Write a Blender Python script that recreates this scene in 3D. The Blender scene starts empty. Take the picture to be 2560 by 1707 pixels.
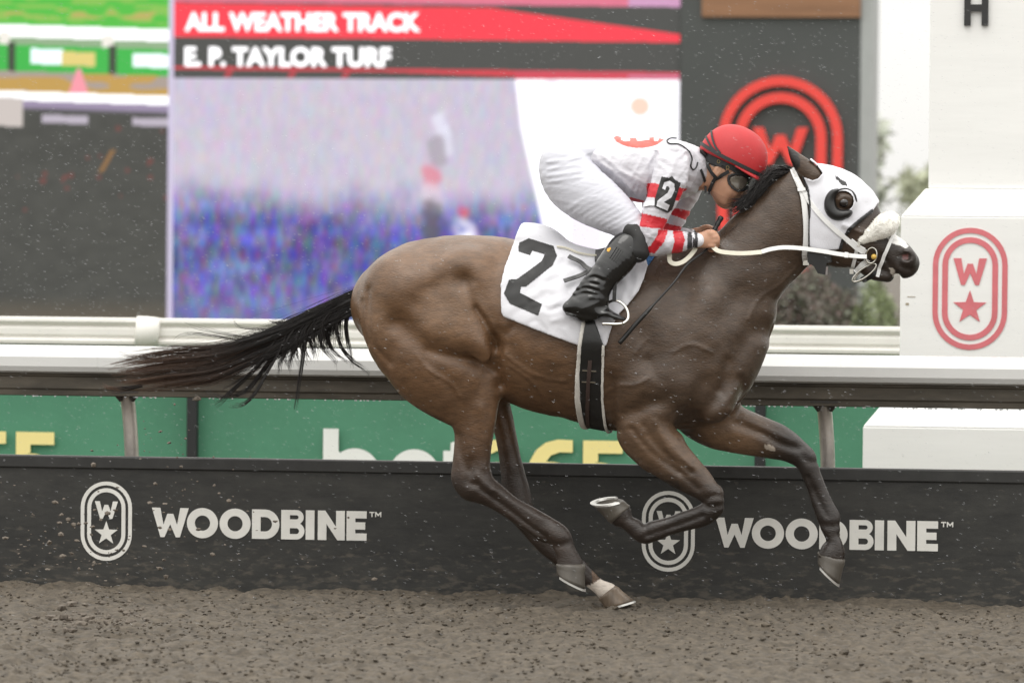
import bpy, bmesh, math, random
import numpy as np
from mathutils import Vector, Matrix
from mathutils.bvhtree import BVHTree

random.seed(7)
RNG = np.random.default_rng(11)
SC = bpy.context.scene
COL = SC.collection
R = math.radians

# ------------------------------------------------------------------ camera
PSI, RHO, HY, DIST, SPX = R(8.5), R(0.5), 575.0, 20.0, 600.0
TH = math.atan((853.5 - HY) / SPX / DIST)
F_ = np.array([-math.sin(PSI) * math.cos(TH), math.cos(PSI) * math.cos(TH), -math.sin(TH)])
R0 = np.cross(F_, [0, 0, 1.0]); R0 /= np.linalg.norm(R0)
U0 = np.cross(R0, F_)
R_ = R0 * math.cos(RHO) + U0 * math.sin(RHO)
U_ = U0 * math.cos(RHO) - R0 * math.sin(RHO)
CAM = np.array([DIST * math.sin(PSI), -DIST * math.cos(PSI), (1520 - HY) / SPX])
FPX = DIST * SPX
cam_data = bpy.data.cameras.new('camera')
cam = bpy.data.objects.new('camera', cam_data)
COL.objects.link(cam)
M = Matrix.Identity(4)
for i in range(3):
    M[i][0], M[i][1], M[i][2], M[i][3] = R_[i], U_[i], -F_[i], CAM[i]
cam.matrix_world = M
cam_data.sensor_width = 36.0
cam_data.lens = 36.0 * FPX / 2560.0
cam_data.clip_start = 0.5
cam_data.clip_end = 2000.0
cam_data.dof.use_dof = True
cam_data.dof.focus_distance = 19.9
cam_data.dof.aperture_fstop = 3.4
SC.camera = cam

# ------------------------------------------------------------------ world, sun, exposure
world = bpy.data.worlds.new('World')
SC.world = world
world.use_nodes = True
wn = world.node_tree
wn.nodes.clear()
sky = wn.nodes.new('ShaderNodeTexSky')
sky.sky_type = 'NISHITA'
sky.sun_disc = False
SUN_EL, SUN_AZ = R(66), R(200)
sky.sun_elevation = SUN_EL
sky.sun_rotation = SUN_AZ
sky.air_density = 1.0
sky.dust_density = 2.0
hsv = wn.nodes.new('ShaderNodeHueSaturation')          # an even grey rain cloud cover
hsv.inputs['Saturation'].default_value = 0.10
bg = wn.nodes.new('ShaderNodeBackground')
bg.inputs['Strength'].default_value = 0.14
wo = wn.nodes.new('ShaderNodeOutputWorld')
wn.links.new(sky.outputs[0], hsv.inputs['Color'])
cloud = wn.nodes.new('ShaderNodeMix'); cloud.data_type = 'RGBA'
cloud.inputs['Factor'].default_value = 0.85
tcw = wn.nodes.new('ShaderNodeTexCoord'); sep = wn.nodes.new('ShaderNodeSeparateXYZ')
wn.links.new(tcw.outputs['Generated'], sep.inputs[0])
cie = wn.nodes.new('ShaderNodeMath'); cie.operation = 'MULTIPLY_ADD'; cie.use_clamp = False      # standard overcast sky: zenith three times the horizon
cie.inputs[1].default_value = 2.0; cie.inputs[2].default_value = 1.0
wn.links.new(sep.outputs['Z'], cie.inputs[0])
tint = wn.nodes.new('ShaderNodeVectorMath'); tint.operation = 'SCALE'
tint.inputs[0].default_value = (5.85, 5.75, 5.52)
wn.links.new(cie.outputs[0], tint.inputs['Scale'])
wn.links.new(tint.outputs[0], cloud.inputs['B'])
wn.links.new(hsv.outputs[0], cloud.inputs['A'])
wn.links.new(cloud.outputs['Result'], bg.inputs[0])
wn.links.new(bg.outputs[0], wo.inputs[0])
sun_d = bpy.data.lights.new('sun', 'SUN')
sun_d.energy = 0.5
sun_d.angle = R(30)
sun_d.color = (1.0, 0.97, 0.93)
sun = bpy.data.objects.new('sun', sun_d)
COL.objects.link(sun)
sun.rotation_euler = (R(90) - SUN_EL, 0, R(180) - SUN_AZ)
SC.view_settings.view_transform = 'Standard'
SC.view_settings.look = 'None'
SC.view_settings.gamma = 1.0
SC.view_settings.exposure = 0.35
SC.cycles.use_denoising = True


# ------------------------------------------------------------------ pixel tracing helpers
def P(px, py, Y=0.0):
    """photo pixel -> point on the vertical plane at track-lateral position Y"""
    d = F_ + R_ * ((px - 1280) / FPX) - U_ * ((py - 853.5) / FPX)
    t = (Y - CAM[1]) / d[1]
    return CAM + d * t


def RAY(px, py):
    d = F_ + R_ * ((px - 1280) / FPX) - U_ * ((py - 853.5) / FPX)
    return d / np.linalg.norm(d)


def PIX(v):
    """world points (n,3) -> photo pixels"""
    w = np.asarray(v) - CAM
    dep = w @ F_
    return np.stack([1280 + FPX * (w @ R_) / dep, 853.5 - FPX * (w @ U_) / dep], -1)


def zoom(x0, y0, s):
    return lambda x, y: (x0 + x / s, y0 + y / s)


ZA = zoom(1240, 280, 2.6133)   # rider
ZB = zoom(1700, 320, 3.1359)   # horse head
ZC = zoom(860, 540, 2.6129)    # quarters
ZD = zoom(1400, 640, 2.904)    # shoulder
ZE = zoom(1080, 960, 2.6133)   # hind legs
ZF = zoom(1460, 980, 3.0153)   # fore legs
ZG = zoom(160, 680, 2.94)      # tail
ZH = zoom(1300, 560, 4.6111)   # boot
ZI = zoom(1700, 290, 5.2267)   # face
ZJ = zoom(2000, 480, 6.0313)   # muzzle
ZK = zoom(1600, 520, 7.8417)   # hand
ZV = zoom(0, 0, 2352 / 2560.0)  # whole view
ZS = lambda x, y: (x, y)


# ------------------------------------------------------------------ scene helpers
def link(o, parent=None):
    COL.objects.link(o)
    if parent is not None:
        o.parent = parent
    return o


def tag(o, label, cat=None, group=None, kind=None):
    if label: o['label'] = label
    if cat: o['category'] = cat
    if group: o['group'] = group
    if kind: o['kind'] = kind
    return o


def empty(name, loc=(0, 0, 0)):
    o = bpy.data.objects.new(name, None)
    o.empty_display_size = 0.1
    return link(o), loc


def thing(name, label, cat, group=None):
    o = bpy.data.objects.new(name, None)
    link(o)
    return tag(o, label, cat, group)


def mesh_obj(name, verts, faces, mat, parent=None, smooth=True, cols=None):
    me = bpy.data.meshes.new(name)
    verts = np.asarray(verts, dtype=np.float32)
    if isinstance(faces, np.ndarray) and faces.ndim == 2:
        n, k = faces.shape
        me.vertices.add(len(verts)); me.vertices.foreach_set('co', verts.ravel())
        me.loops.add(n * k); me.loops.foreach_set('vertex_index', faces.astype(np.int32).ravel())
        me.polygons.add(n)
        me.polygons.foreach_set('loop_start', (np.arange(n) * k).astype(np.int32))
        me.polygons.foreach_set('loop_total', np.full(n, k, np.int32))
        me.update(calc_edges=True)
    else:
        me.from_pydata([tuple(v) for v in verts.tolist()], [], [tuple(int(i) for i in f) for f in faces])
    me.validate()
    if cols is not None and len(cols) == len(me.vertices):
        at = me.attributes.new('col', 'FLOAT_COLOR', 'POINT')
        c4 = np.ones((len(verts), 4), np.float32); c4[:, :3] = cols
        at.data.foreach_set('color', c4.ravel())
    me.polygons.foreach_set('use_smooth', np.full(len(me.polygons), smooth, dtype=bool))
    if mat is not None:
        me.materials.append(mat)
    o = bpy.data.objects.new(name, me)
    return link(o, parent)


class MB:
    """collects boxes, tubes, ribbons into one mesh"""
    def __init__(s):
        s.v, s.f, s.c = [], [], []

    def add(s, verts, faces, col=None):
        b = len(s.v)
        s.v += [tuple(map(float, v)) for v in verts]
        s.f += [tuple(int(i) + b for i in f) for f in faces]
        if col is not None:
            s.c += [tuple(col)] * len(verts) if not hasattr(col[0], '__len__') else [tuple(c) for c in col]
        return s

    def box(s, x0, x1, y0, y1, z0, z1):
        v = [(x, y, z) for z in (z0, z1) for y in (y0, y1) for x in (x0, x1)]
        f = [(0, 2, 3, 1), (4, 5, 7, 6), (0, 1, 5, 4), (2, 6, 7, 3), (0, 4, 6, 2), (1, 3, 7, 5)]
        return s.add(v, f)

    def prism(s, pts, x0, x1):
        """closed (y,z) profile swept along x"""
        n = len(pts)
        v = [(x0, y, z) for y, z in pts] + [(x1, y, z) for y, z in pts]
        f = [(i, (i + 1) % n, n + (i + 1) % n, n + i) for i in range(n)]
        f += [tuple(range(n))[::-1], tuple(range(n, 2 * n))]
        return s.add(v, f)

    def tube(s, pts, rad, n=8, cap=True, squash=None, cols=None):
        pts = np.asarray(pts, float)
        m = len(pts)
        rad = np.full(m, rad) if np.isscalar(rad) else np.asarray(rad)
        tan = np.gradient(pts, axis=0)
        tan /= np.linalg.norm(tan, axis=1)[:, None] + 1e-9
        up = np.array([0, 1.0, 0])
        if abs(tan[0] @ up) > .9: up = np.array([1.0, 0, 0])
        vs = []
        nrm = np.cross(tan[0], up); nrm /= np.linalg.norm(nrm)
        for i in range(m):
            nrm = nrm - tan[i] * (nrm @ tan[i]); nrm /= np.linalg.norm(nrm) + 1e-9
            bi = np.cross(tan[i], nrm)
            for k in range(n):
                a = 2 * math.pi * k / n
                vs.append(pts[i] + rad[i] * (math.cos(a) * nrm + math.sin(a) * bi * (squash or 1)))
        fs = [(i * n + k, i * n + (k + 1) % n, (i + 1) * n + (k + 1) % n, (i + 1) * n + k)
              for i in range(m - 1) for k in range(n)]
        if cap:
            fs += [tuple(range(n))[::-1], tuple(range((m - 1) * n, m * n))]
        cc = None
        if cols is not None:
            cc = [c for c in cols for _ in range(n)]
        return s.add(vs, fs, cc)

    def ribbon(s, pts, nrms, width, thick=0.003):
        """flat strap along pts, lying square to the normals"""
        pts = np.asarray(pts, float); nrms = np.asarray(nrms, float)
        m = len(pts)
        width = np.full(m, width) if np.isscalar(width) else np.asarray(width)
        tan = np.gradient(pts, axis=0); tan /= np.linalg.norm(tan, axis=1)[:, None] + 1e-9
        vs = []
        for i in range(m):
            n = nrms[i] / (np.linalg.norm(nrms[i]) + 1e-9)
            sd = np.cross(tan[i], n); sd /= np.linalg.norm(sd) + 1e-9
            h = sd * width[i] / 2
            for o in (pts[i] - h, pts[i] + h, pts[i] + h * .93 + n * thick, pts[i] - h * .93 + n * thick):
                vs.append(o)
        fs = [(i * 4 + k, i * 4 + (k + 1) % 4, i * 4 + 4 + (k + 1) % 4, i * 4 + 4 + k)
              for i in range(m - 1) for k in range(4)]
        fs += [(3, 2, 1, 0), tuple(range((m - 1) * 4, m * 4))]
        return s.add(vs, fs)

    def build(s, name, mat, parent=None, smooth=False, bevel=None):
        o = mesh_obj(name, s.v, s.f, mat, parent, smooth, s.c if s.c else None)
        if bevel:
            b = o.modifiers.new('bevel', 'BEVEL'); b.width = bevel; b.segments = 2; b.limit_method = 'ANGLE'
            b.harden_normals = False
        return o


def spline(pts, n=8):
    """Catmull-Rom through the rows of pts"""
    p = np.asarray(pts, float)
    if len(p) < 3:
        t = np.linspace(0, 1, n + 1)[:, None]
        return p[0] * (1 - t) + p[-1] * t
    q = np.vstack([2 * p[0] - p[1], p, 2 * p[-1] - p[-2]])
    out = []
    for i in range(1, len(q) - 2):
        for t in np.linspace(0, 1, n, endpoint=False):
            a, b, c, d = q[i - 1], q[i], q[i + 1], q[i + 2]
            out.append(.5 * (2 * b + (c - a) * t + (2 * a - 5 * b + 4 * c - d) * t * t + (3 * b - a - 3 * c + d) * t ** 3))
    out.append(p[-1])
    return np.array(out)


def inpoly(pts, poly):
    pts = np.asarray(pts); poly = np.asarray(poly, float)
    x, y = pts[..., 0], pts[..., 1]
    ins = np.zeros(x.shape, bool)
    j = len(poly) - 1
    for i in range(len(poly)):
        xi, yi = poly[i]; xj, yj = poly[j]
        with np.errstate(divide='ignore', invalid='ignore'):
            c = ((yi > y) != (yj > y)) & (x < (xj - xi) * (y - yi) / (yj - yi + 1e-12) + xi)
        ins ^= c
        j = i
    return ins


def seg_dist2(x, z, poly, closed=False):
    """distance from 2d points to a polyline"""
    poly = np.asarray(poly, np.float32)
    best = np.full(np.broadcast(x, z).shape, 1e9, np.float32)
    n = len(poly)
    for i in range(n if closed else n - 1):
        a, b = poly[i], poly[(i + 1) % n]
        ab = b - a
        t = np.clip(((x - a[0]) * ab[0] + (z - a[1]) * ab[1]) / (ab @ ab + 1e-12), 0, 1)
        best = np.minimum(best, (x - a[0] - t * ab[0]) ** 2 + (z - a[1] - t * ab[1]) ** 2)
    return np.sqrt(best)


_lat = RNG.random((64, 64, 64)).astype(np.float32)
def vnoise(x, y, z):
    """smooth value noise in -1..1"""
    x, y, z = np.broadcast_arrays(x, y, z)
    xi, yi, zi = np.floor(x).astype(int), np.floor(y).astype(int), np.floor(z).astype(int)
    u, v, w = x - xi, y - yi, z - zi
    u = u * u * (3 - 2 * u); v = v * v * (3 - 2 * v); w = w * w * (3 - 2 * w)
    o = 0
    for a in (0, 1):
        for b in (0, 1):
            for c in (0, 1):
                o = o + _lat[(xi + a) & 63, (yi + b) & 63, (zi + c) & 63] * \
                    (u if a else 1 - u) * (v if b else 1 - v) * (w if c else 1 - w)
    return (o * 2 - 1).astype(np.float32)


# ------------------------------------------------------------------ distance-field sculpting
class Field:
    def __init__(s, lo, hi, h):
        s.lo, s.h = np.asarray(lo, float), h
        s.n = np.ceil((np.asarray(hi) - s.lo) / h).astype(int) + 1
        s.ax = [(s.lo[i] + h * np.arange(s.n[i])).astype(np.float32) for i in range(3)]
        s.d = np.full(tuple(s.n), 0.6, np.float32)

    def sl(s, lo, hi):
        r = []
        for i in range(3):
            a = int(np.clip(math.floor((lo[i] - s.lo[i]) / s.h), 0, s.n[i]))
            b = int(np.clip(math.ceil((hi[i] - s.lo[i]) / s.h) + 1, 0, s.n[i]))
            r.append(slice(a, b))
        return tuple(r)

    def grid(s, q):
        return (s.ax[0][q[0]][:, None, None], s.ax[1][q[1]][None, :, None], s.ax[2][q[2]][None, None, :])

    def smin(s, q, e, k):
        if e.size == 0: return
        d = s.d[q]
        if k <= 0:
            s.d[q] = np.minimum(d, e); return
        h = np.clip(.5 + .5 * (d - e) / k, 0, 1)
        s.d[q] = d * (1 - h) + e * h - k * h * (1 - h)

    def smax(s, q, e, k):
        d = s.d[q]
        h = np.clip(.5 + .5 * (e - d) / k, 0, 1)
        s.d[q] = d * (1 - h) + e * h + k * h * (1 - h)

    def limb(s, st, k=0.03, sub=4, grow=0.0):
        """st rows: x, y, z, in-plane radius, lateral radius"""
        st = spline(np.asarray(st, float), sub)
        st[:, 3:] = np.maximum(st[:, 3:] + grow, 0.002)
        m = 0.05 + k
        rm = np.maximum(st[:, 3], st[:, 4]) + m
        lo = (st[:, :3] - rm[:, None]).min(0); hi = (st[:, :3] + rm[:, None]).max(0)
        Q = s.sl(lo, hi)
        shp = tuple(max(0, q.stop - q.start) for q in Q)
        if 0 in shp: return
        e = np.full(shp, 0.5, np.float32)
        off = [q.start for q in Q]
        for i in range(len(st) - 1):
            a, b = st[i], st[i + 1]
            lo = np.minimum(a[:3] - rm[i], b[:3] - rm[i + 1]); hi = np.maximum(a[:3] + rm[i], b[:3] + rm[i + 1])
            q = s.sl(lo, hi)
            if any(z.stop <= z.start for z in q): continue
            X, Y, Z = s.grid(q)
            ab = b - a
            L = ab[0] ** 2 + ab[2] ** 2 + 1e-12
            t = np.clip(((X - a[0]) * ab[0] + (Z - a[2]) * ab[2]) / L, 0, 1).astype(np.float32)
            A = (X - a[0] - t * ab[0]) ** 2 + (Z - a[2] - t * ab[2]) ** 2
            r1 = a[3] + t * ab[3]; r2 = a[4] + t * ab[4]
            B = (Y - (a[1] + t * ab[1])) ** 2
            k0 = np.sqrt(A / r1 ** 2 + B / r2 ** 2)
            k1 = np.sqrt(A / r1 ** 4 + B / r2 ** 4) + 1e-5
            w = tuple(slice(z.start - o, z.stop - o) for z, o in zip(q, off))
            e[w] = np.minimum(e[w], k0 * (k0 - 1) / k1)
        s.smin(Q, e, k)

    def ell(s, c, r, ang=0.0, k=0.03, sub=False):
        c = np.asarray(c, float); rm = max(r) + 0.05 + k
        q = s.sl(c - rm, c + rm)
        X, Y, Z = s.grid(q)
        ca, sa = math.cos(ang), math.sin(ang)
        x = (X - c[0]) * ca + (Z - c[2]) * sa
        z = -(X - c[0]) * sa + (Z - c[2]) * ca
        y = Y - c[1]
        k0 = np.sqrt((x / r[0]) ** 2 + (y / r[1]) ** 2 + (z / r[2]) ** 2)
        k1 = np.sqrt((x / r[0] ** 2) ** 2 + (y / r[1] ** 2) ** 2 + (z / r[2] ** 2) ** 2) + 1e-5
        e = (k0 * (k0 - 1) / k1).astype(np.float32)
        if sub: s.smax(q, -e, k)
        else: s.smin(q, e, k)

    def crease(s, px, amp, w, ylo=-1.0, yhi=1.0, Y=-0.22, fade=True):
        """carve (amp>0) or raise (amp<0) a soft line traced in photo pixels on the flank"""
        pts = spline(np.array([P(x, y, Y)[[0, 2]] for x, y in px]), 5) if len(px) > 2 else np.array([P(x, y, Y)[[0, 2]] for x, y in px])
        q = s.sl((pts[:, 0].min() - 3 * w, ylo, pts[:, 1].min() - 3 * w), (pts[:, 0].max() + 3 * w, yhi, pts[:, 1].max() + 3 * w))
        X, _, Z = s.grid(q)
        x2, z2 = X[:, 0, :], Z[0, 0, :][None, :]
        dd = seg_dist2(x2, z2, pts)
        g = amp * np.exp(-(dd / w) ** 2)
        s.d[q] += g[:, None, :].astype(np.float32)

    def shell(s, t, off):
        """turn the field into a thin shell lying off..off+t above the surface"""
        s.d = np.abs(s.d - (off + t / 2)) - t / 2

    def clip_poly(s, pxpoly, Y, k=0.0, invert=False, ylo=None, yhi=None):
        poly = np.array([P(x, y, Y)[[0, 2]] for x, y in pxpoly])
        X, Z = np.meshgrid(s.ax[0], s.ax[2], indexing='ij')
        dd = seg_dist2(X, Z, poly, True)
        ins = inpoly(np.stack([X, Z], -1), poly)
        sd = np.where(ins, -dd, dd)
        if invert: sd = -sd
        s.d = np.maximum(s.d, sd[:, None, :].astype(np.float32))

    def mesh(s, smooth=2):
        d = s.d
        neg = d < 0
        nx, ny, nz = d.shape
        any_ = np.zeros((nx - 1, ny - 1, nz - 1), bool); all_ = np.ones_like(any_)
        for a in (0, 1):
            for b in (0, 1):
                for c in (0, 1):
                    v = neg[a:nx - 1 + a, b:ny - 1 + b, c:nz - 1 + c]
                    any_ |= v; all_ &= v
        act = any_ & ~all_
        idx = np.argwhere(act)
        ids = np.full(act.shape, -1, np.int32)
        ids[act] = np.arange(len(idx))
        cor = [(a, b, c) for a in (0, 1) for b in (0, 1) for c in (0, 1)]
        cv = np.stack([d[idx[:, 0] + a, idx[:, 1] + b, idx[:, 2] + c] for a, b, c in cor], 1)
        acc = np.zeros((len(idx), 3)); cnt = np.zeros(len(idx))
        for i in range(8):
            for j in range(i + 1, 8):
                if sum(abs(cor[i][k] - cor[j][k]) for k in range(3)) != 1: continue
                m = (cv[:, i] < 0) != (cv[:, j] < 0)
                t = np.zeros(len(idx)); den = cv[:, i] - cv[:, j]
                t[m] = cv[m, i] / den[m]
                p = np.array(cor[i]) + t[:, None] * (np.array(cor[j]) - np.array(cor[i]))
                acc[m] += p[m]; cnt[m] += 1
        v = (idx + acc / cnt[:, None]) * s.h + s.lo
        quads = []
        for ax in range(3):
            sh = [slice(None)] * 3; s0 = list(sh); s1 = list(sh)
            s0[ax] = slice(0, -1); s1[ax] = slice(1, None)
            ch = neg[tuple(s0)] != neg[tuple(s1)]
            e = np.argwhere(ch)
            o1, o2 = (ax + 1) % 3, (ax + 2) % 3
            ok = (e[:, o1] > 0) & (e[:, o2] > 0) & (e[:, o1] < d.shape[o1] - 1) & (e[:, o2] < d.shape[o2] - 1)
            e = e[ok]
            fl = neg[e[:, 0], e[:, 1], e[:, 2]]
            def cell(d1, d2):
                c = e.copy(); c[:, o1] -= d1; c[:, o2] -= d2
                return ids[c[:, 0], c[:, 1], c[:, 2]]
            q = np.stack([cell(1, 1), cell(0, 1), cell(0, 0), cell(1, 0)], 1)
            q[~fl] = q[~fl][:, ::-1]
            quads.append(q)
        f = np.vstack(quads)
        f = f[(f >= 0).all(1)]
        n = len(v)
        for it in range(smooth):
            a = np.zeros((n, 3)); c = np.zeros(n)
            for k in range(4):
                i, j = f[:, k], f[:, (k + 1) % 4]
                for ax in range(3):
                    a[:, ax] += np.bincount(i, v[j, ax], n) + np.bincount(j, v[i, ax], n)
                c += np.bincount(i, minlength=n) + np.bincount(j, minlength=n)
            v = v * .4 + .6 * a / np.maximum(c, 1)[:, None]
        return v, f


def pairs(z, rows, y=None):
    """rows (x1,y1,x2,y2,lateral radius[,Y]) of traced edge pairs -> limb stations"""
    out = []
    for r in rows:
        yy = r[5] if len(r) > 5 else y
        a = P(*z(r[0], r[1]), yy); b = P(*z(r[2], r[3]), yy)
        c = (a + b) / 2
        out.append([c[0], yy, c[2], np.linalg.norm(a - b) / 2, r[4]])
    return out


# ------------------------------------------------------------------ materials
def mat_new(name):
    m = bpy.data.materials.new(name); m.use_nodes = True
    nt = m.node_tree
    return m, nt, nt.nodes['Principled BSDF']


def N(nt, t, **kw):
    n = nt.nodes.new(t)
    for k, v in kw.items():
        if k in n.inputs: n.inputs[k].default_value = v
        else: setattr(n, k, v)
    return n


def plain(name, col, rough=0.5, var=0.0, scale=8.0, bump=0.0, bscale=60.0, metal=0.0, coat=0.0, attr=False, spec=0.5,
          stretch=(1, 1, 1), sheen=0.0, rot=0.0, rvar=0.0):
    m, nt, b = mat_new(name)
    b.inputs['Roughness'].default_value = rough
    b.inputs['Metallic'].default_value = metal
    b.inputs['Coat Weight'].default_value = coat
    b.inputs['Specular IOR Level'].default_value = spec
    b.inputs['Sheen Weight'].default_value = sheen
    tc = N(nt, 'ShaderNodeTexCoord')
    mp = N(nt, 'ShaderNodeMapping'); mp.inputs['Scale'].default_value = stretch; mp.inputs['Rotation'].default_value = (0, rot, 0)
    nt.links.new(tc.outputs['Object'], mp.inputs[0])
    src = None
    if attr:
        at = N(nt, 'ShaderNodeAttribute', attribute_name='col'); src = at.outputs['Color']
    if var > 0:
        no = N(nt, 'ShaderNodeTexNoise', Scale=scale, Detail=6.0, Roughness=.6)
        nt.links.new(mp.outputs[0], no.inputs['Vector'])
        mr = N(nt, 'ShaderNodeMapRange'); mr.inputs['From Min'].default_value = .25; mr.inputs['From Max'].default_value = .75
        mr.inputs['To Min'].default_value = 1 - var; mr.inputs['To Max'].default_value = 1 + var
        nt.links.new(no.outputs['Fac'], mr.inputs['Value'])
        mx = N(nt, 'ShaderNodeVectorMath', operation='MULTIPLY')
        if src: nt.links.new(src, mx.inputs[0])
        else: mx.inputs[0].default_value = col
        nt.links.new(mr.outputs[0], mx.inputs[1])
        src = mx.outputs[0]
    if rvar > 0:                                                  # wet and drier patches
        n3 = N(nt, 'ShaderNodeTexNoise', Scale=7.0, Detail=5.0)
        nt.links.new(tc.outputs['Object'], n3.inputs['Vector'])
        m3 = N(nt, 'ShaderNodeMapRange'); m3.inputs['From Min'].default_value = .3; m3.inputs['From Max'].default_value = .7
        m3.inputs['To Min'].default_value = rough - rvar; m3.inputs['To Max'].default_value = rough + rvar
        nt.links.new(n3.outputs['Fac'], m3.inputs['Value']); nt.links.new(m3.outputs[0], b.inputs['Roughness'])
    if src: nt.links.new(src, b.inputs['Base Color'])
    else: b.inputs['Base Color'].default_value = (*col, 1)
    if bump > 0:
        n2 = N(nt, 'ShaderNodeTexNoise', Scale=bscale, Detail=5.0)
        nt.links.new(mp.outputs[0], n2.inputs['Vector'])
        bu = N(nt, 'ShaderNodeBump', Strength=1.0, Distance=bump)
        nt.links.new(n2.outputs['Fac'], bu.inputs['Height'])
        nt.links.new(bu.outputs[0], b.inputs['Normal'])
    return m


def glow(name, col=None, strength=1.0):
    m, nt, b = mat_new(name)
    b.inputs['Base Color'].default_value = (.02, .02, .02, 1)
    b.inputs['Roughness'].default_value = .6
    b.inputs['Emission Strength'].default_value = strength
    if col is None:
        at = N(nt, 'ShaderNodeAttribute', attribute_name='col')
        nt.links.new(at.outputs['Color'], b.inputs['Emission Color'])
    else:
        b.inputs['Emission Color'].default_value = (*col, 1)
    return m


def srgb(r, g, b):
    return tuple(((c / 255) / 12.92 if c / 255 <= .04045 else ((c / 255 + .055) / 1.055) ** 2.4) for c in (r, g, b))


# ================================================================== the track and its surroundings
YB, YR, YF, YP, YS = 0.65, 0.86, 5.0, 2.6, 25.0    # board, near rail, turf rail, finish post, video wall

# ---- ground: one sheet, finely raked near the camera's ground line and coarse to the horizon
gx = np.concatenate([np.linspace(-900, -6, 24)[:-1], np.linspace(-6, -3.2, 30)[:-1], np.arange(-3.2, 3.2, .0115), np.linspace(3.2, 6, 30)[1:], np.linspace(6, 900, 24)[1:]])
gy = np.concatenate([np.linspace(-60, -4.6, 24)[:-1], np.arange(-4.6, .9, .0125), np.linspace(.9, 2, 20)[1:], np.linspace(2, 30, 24)[1:], np.linspace(30, 1500, 14)[1:]])
GX, GY = np.meshgrid(gx, gy, indexing='ij')
fall = np.clip((6 - np.abs(GX)) / 3, 0, 1) * np.clip((GY + 12) / 6, 0, 1) * np.clip((3 - GY) / 1.5, 0, 1)
def ground_z(x, y):
    x = x * .6
    z = .014 * vnoise(x * 6, y * 6, 0 * x + 3.3) + .014 * vnoise(x * 17 + 9, y * 17, 0 * x + 1.2)
    c = vnoise(x * 41 + 2, y * 36, 0 * x + 7.7)
    z = z + .012 * c + .007 * vnoise(x * 75, y * 62, 0 * x + 2.2) + .020 * np.clip(vnoise(x * 30, y * 26 + 5, 0 * x + 11.1) - .2, 0, 1)
    return z - .006
GZ = ground_z(GX, GY) * fall
GZ += .016 * np.exp(-((GY - (YB - .06)) / .10) ** 2) * (0.45 + .5 * vnoise(GX * 7, GX * 0 + 1.5, GX * 0) + .3 * vnoise(GX * 21, GX * 0 + 4.5, GX * 0)) * fall   # sand banked against the board
GZ = np.where(GY > YB + .5, 0, GZ)
n0, n1 = GX.shape
ii = np.arange(n0 * n1).reshape(n0, n1)
gfaces = np.stack([ii[:-1, :-1].ravel(), ii[1:, :-1].ravel(), ii[1:, 1:].ravel(), ii[:-1, 1:].ravel()], 1)
m_dirt, nt, b_ = mat_new('synthetic dirt')
tc = N(nt, 'ShaderNodeTexCoord')
na = N(nt, 'ShaderNodeTexNoise', Scale=46.0, Detail=8.0, Roughness=.7)
nb = N(nt, 'ShaderNodeTexNoise', Scale=1.6, Detail=4.0)
mpg = N(nt, 'ShaderNodeMapping'); mpg.inputs['Scale'].default_value = (.5, 1, 1)
nt.links.new(tc.outputs['Object'], mpg.inputs[0])
for q in (na, nb): nt.links.new(mpg.outputs[0], q.inputs['Vector'])
cr = N(nt, 'ShaderNodeValToRGB')
cr.color_ramp.elements[0].position = .30; cr.color_ramp.elements[0].color = (.027, .0218, .0155, 1)
cr.color_ramp.elements[1].position = .70; cr.color_ramp.elements[1].color = (.117, .094, .067, 1)
nt.links.new(na.outputs['Fac'], cr.inputs[0])
mr = N(nt, 'ShaderNodeMapRange'); mr.inputs['To Min'].default_value = .8; mr.inputs['To Max'].default_value = 1.2
nt.links.new(nb.outputs['Fac'], mr.inputs['Value'])
mx = N(nt, 'ShaderNodeVectorMath', operation='MULTIPLY')
nt.links.new(cr.outputs[0], mx.inputs[0]); nt.links.new(mr.outputs[0], mx.inputs[1])
nt.links.new(mx.outputs[0], b_.inputs['Base Color'])
b_.inputs['Roughness'].default_value = .75
bu = N(nt, 'ShaderNodeBump', Strength=.8, Distance=.006)
nt.links.new(na.outputs['Fac'], bu.inputs['Height']); nt.links.new(bu.outputs[0], b_.inputs['Normal'])
g = mesh_obj('ground', np.stack([GX.ravel(), GY.ravel(), GZ.ravel()], 1), gfaces, m_dirt)
tag(g, 'wet brown synthetic dirt racetrack surface', kind='structure')

# grass course behind the rails
m_grass = plain('turf', (.065, .085, .035), rough=.9, var=.4, scale=20, bump=.01, bscale=60)
gr = MB(); gr.add([(-300, 1.9, .006), (300, 1.9, .006), (300, 24, .006), (-300, 24, .006)], [(0, 1, 2, 3)])
tag(gr.build('grass', m_grass), 'green turf course beyond the rails', kind='structure')


# ---- flat lettering
def flat_shape(name, loops, mat, parent, y, thick=.0016):
    """loops of (x,z); holes by even-odd fill"""
    cu = bpy.data.curves.new(name, 'CURVE'); cu.dimensions = '2D'; cu.fill_mode = 'BOTH'; cu.extrude = thick / 2
    for lp in loops:
        sp = cu.splines.new('POLY'); sp.points.add(len(lp) - 1)
        for p, (x, z) in zip(sp.points, lp): p.co = (x, z, 0, 1)
        sp.use_cyclic_u = True
    tmp = bpy.data.objects.new('tmp', cu); COL.objects.link(tmp)
    tmp.data.resolution_u = 1
    dg = bpy.context.evaluated_depsgraph_get()
    me = bpy.data.meshes.new_from_object(tmp.evaluated_get(dg))
    bpy.data.objects.remove(tmp)
    me.name = name
    co = np.empty(len(me.vertices) * 3); me.vertices.foreach_get('co', co); co = co.reshape(-1, 3)
    co = np.stack([co[:, 0], y - co[:, 2], co[:, 1]], 1)
    me.vertices.foreach_set('co', co.ravel())
    me.materials.clear(); me.materials.append(mat)
    o = bpy.data.objects.new(name, me)
    return link(o, parent)


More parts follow.
